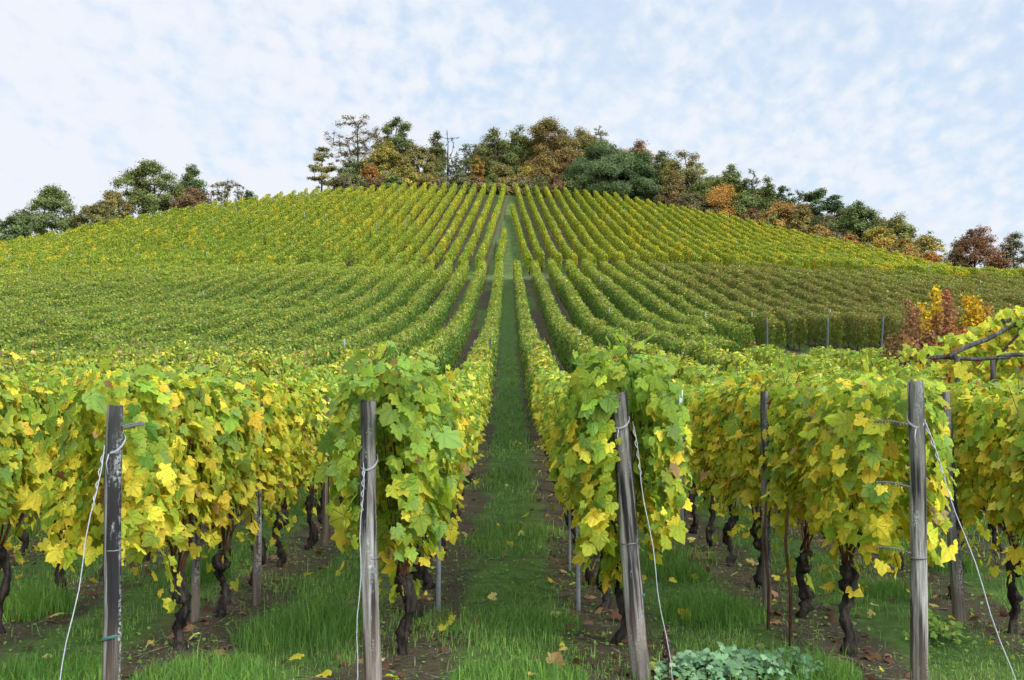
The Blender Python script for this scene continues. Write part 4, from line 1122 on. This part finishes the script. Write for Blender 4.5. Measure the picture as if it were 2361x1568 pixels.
X, Y = scatter(2600, 4.6, 15, lambda X, Y: soil_w(X, Y))
mb = MB()
for x, y in zip(X, Y):
    a = rng.uniform(0, 6.28); l = rng.uniform(.06, .24); z = hz1(x, y)
    mb.tube([(x, y, z + .012), (x + cos(a)*l/2, y + sin(a)*l/2, z + rng.uniform(.015, .04)), (x + cos(a)*l, y + sin(a)*l + .02, z + rng.uniform(.005, .06))], rng.uniform(.002, .005), 4, cap=False)
tag(mb.build('pruned_twigs', bark_mat('twig', (.06, .045, .035), (.20, .16, .12), 20)), "grey-brown pruned twigs scattered under the vine rows", 'twigs', kind='stuff')

def herb(px, py, W, Dp, n, H, cols, label, name, size):
    d = EYE*F/(py - 905.0); x = px_ground(px, d); gz = hz1(x, d)
    t = thing(name, (x, d, gz), label, 'plant')
    a = rng.uniform(0, 2*pi, n); rr = rng.random(n)**.62*np.exp(rng.normal(0, .16, n))
    X_, Y_ = rr*np.cos(a)*W/2, rr*np.sin(a)*Dp/2
    Z_ = .02 + H*np.clip(1 - rr**2*.6, .15, 1)*rng.uniform(.25, 1.1, n)*(1 + .35*np.sin(X_*14 + 1)*np.sin(Y_*17))
    P = np.stack([X_, Y_, Z_], 1)
    col = pick(n, cols)
    rnd = np.array([(0, 0), (.3, -.16), (.52, .08), (.38, .22), (.46, .48), (.22, .50), (.16, .70), (-.16, .70), (-.22, .50), (-.46, .48), (-.38, .22), (-.52, .08), (-.3, -.16)])
    XYr = np.concatenate([[(0, .25)], rnd]); kk = len(rnd); jj = np.arange(kk)
    V, Fi, Cc, UV = leaves(P, rng.normal(0, .35, (n, 3)) + np.array([0, -.45, 1.]), rng.normal(0, 1, (n, 3)), size*np.clip(rng.normal(1, .38, n), .35, 1.9), col, (XYr, np.stack([np.zeros(kk, int), 1 + jj, 1 + (jj + 1) % kk], 1)), .5, .3)
    link('foliage', mesh_np('foliage', V, [Fi], M_HERB, col=Cc), t)
    mb = MB()
    for p in P[::3]: mb.tube([(p[0]*.7, p[1]*.7, -.02), (p[0]*.9, p[1]*.9, p[2]*.6), tuple(p)], .0025, 4, cap=False)
    mb.build('stem', M_GRASS_STEM, t)
M_GRASS_STEM = bark_mat('green_stem', (.05, .09, .03), (.09, .15, .05), 20)
BG = [(np.array((.14, .25, .12)), 4), (np.array((.20, .31, .16)), 2), (np.array((.10, .19, .08)), 3)]
herb(1660, 1548, .85, .55, 640, .12, BG, "clump of blue-green mallow-like herbs at the bottom right of centre", 'herb_clump', .05)
herb(1800, 1560, .5, .4, 170, .15, BG, "smaller sparse blue-green herb clump beside the larger one", 'herb_clump', .045)
herb(2150, 1475, .40, .35, 130, .16, [(np.array((.15, .25, .04)), 3), (np.array((.26, .32, .05)), 2)], "small yellow-green seedling right of the speckled end post's foot", 'herb_clump', .035)
# dried dock stalk beside the leaning post
d_ = EYE*F/(1570 - 905.0); xs_ = px_ground(1535, d_)
t = thing('dried_stalk', (xs_, d_, hz1(xs_, d_)), "dried brown dock stalk left of the blue-green herbs", 'plant')
mb = MB(); mb.tube([(0, 0, -.05), (.005, 0, .15), (-.015, 0, .36)], [.006, .005, .003], 6); mb.build('stem', M_CANE, t)
n = 150; zz_ = rng.uniform(.15, .36, n); P = np.stack([rng.normal(0, .014, n) - .012*(zz_/.36), rng.normal(0, .014, n), zz_], 1)
V, Fi, Cc, _ = leaves(P, rng.normal(size=(n, 3)), rng.normal(size=(n, 3)), rng.uniform(.012, .026, n), pick(n, [(np.array((.07, .035, .025)), 3), (np.array((.14, .085, .06)), 1)]), LO)
link('seed_head', mesh_np('seed_head', V, [Fi], M_LEAF, col=Cc), t)
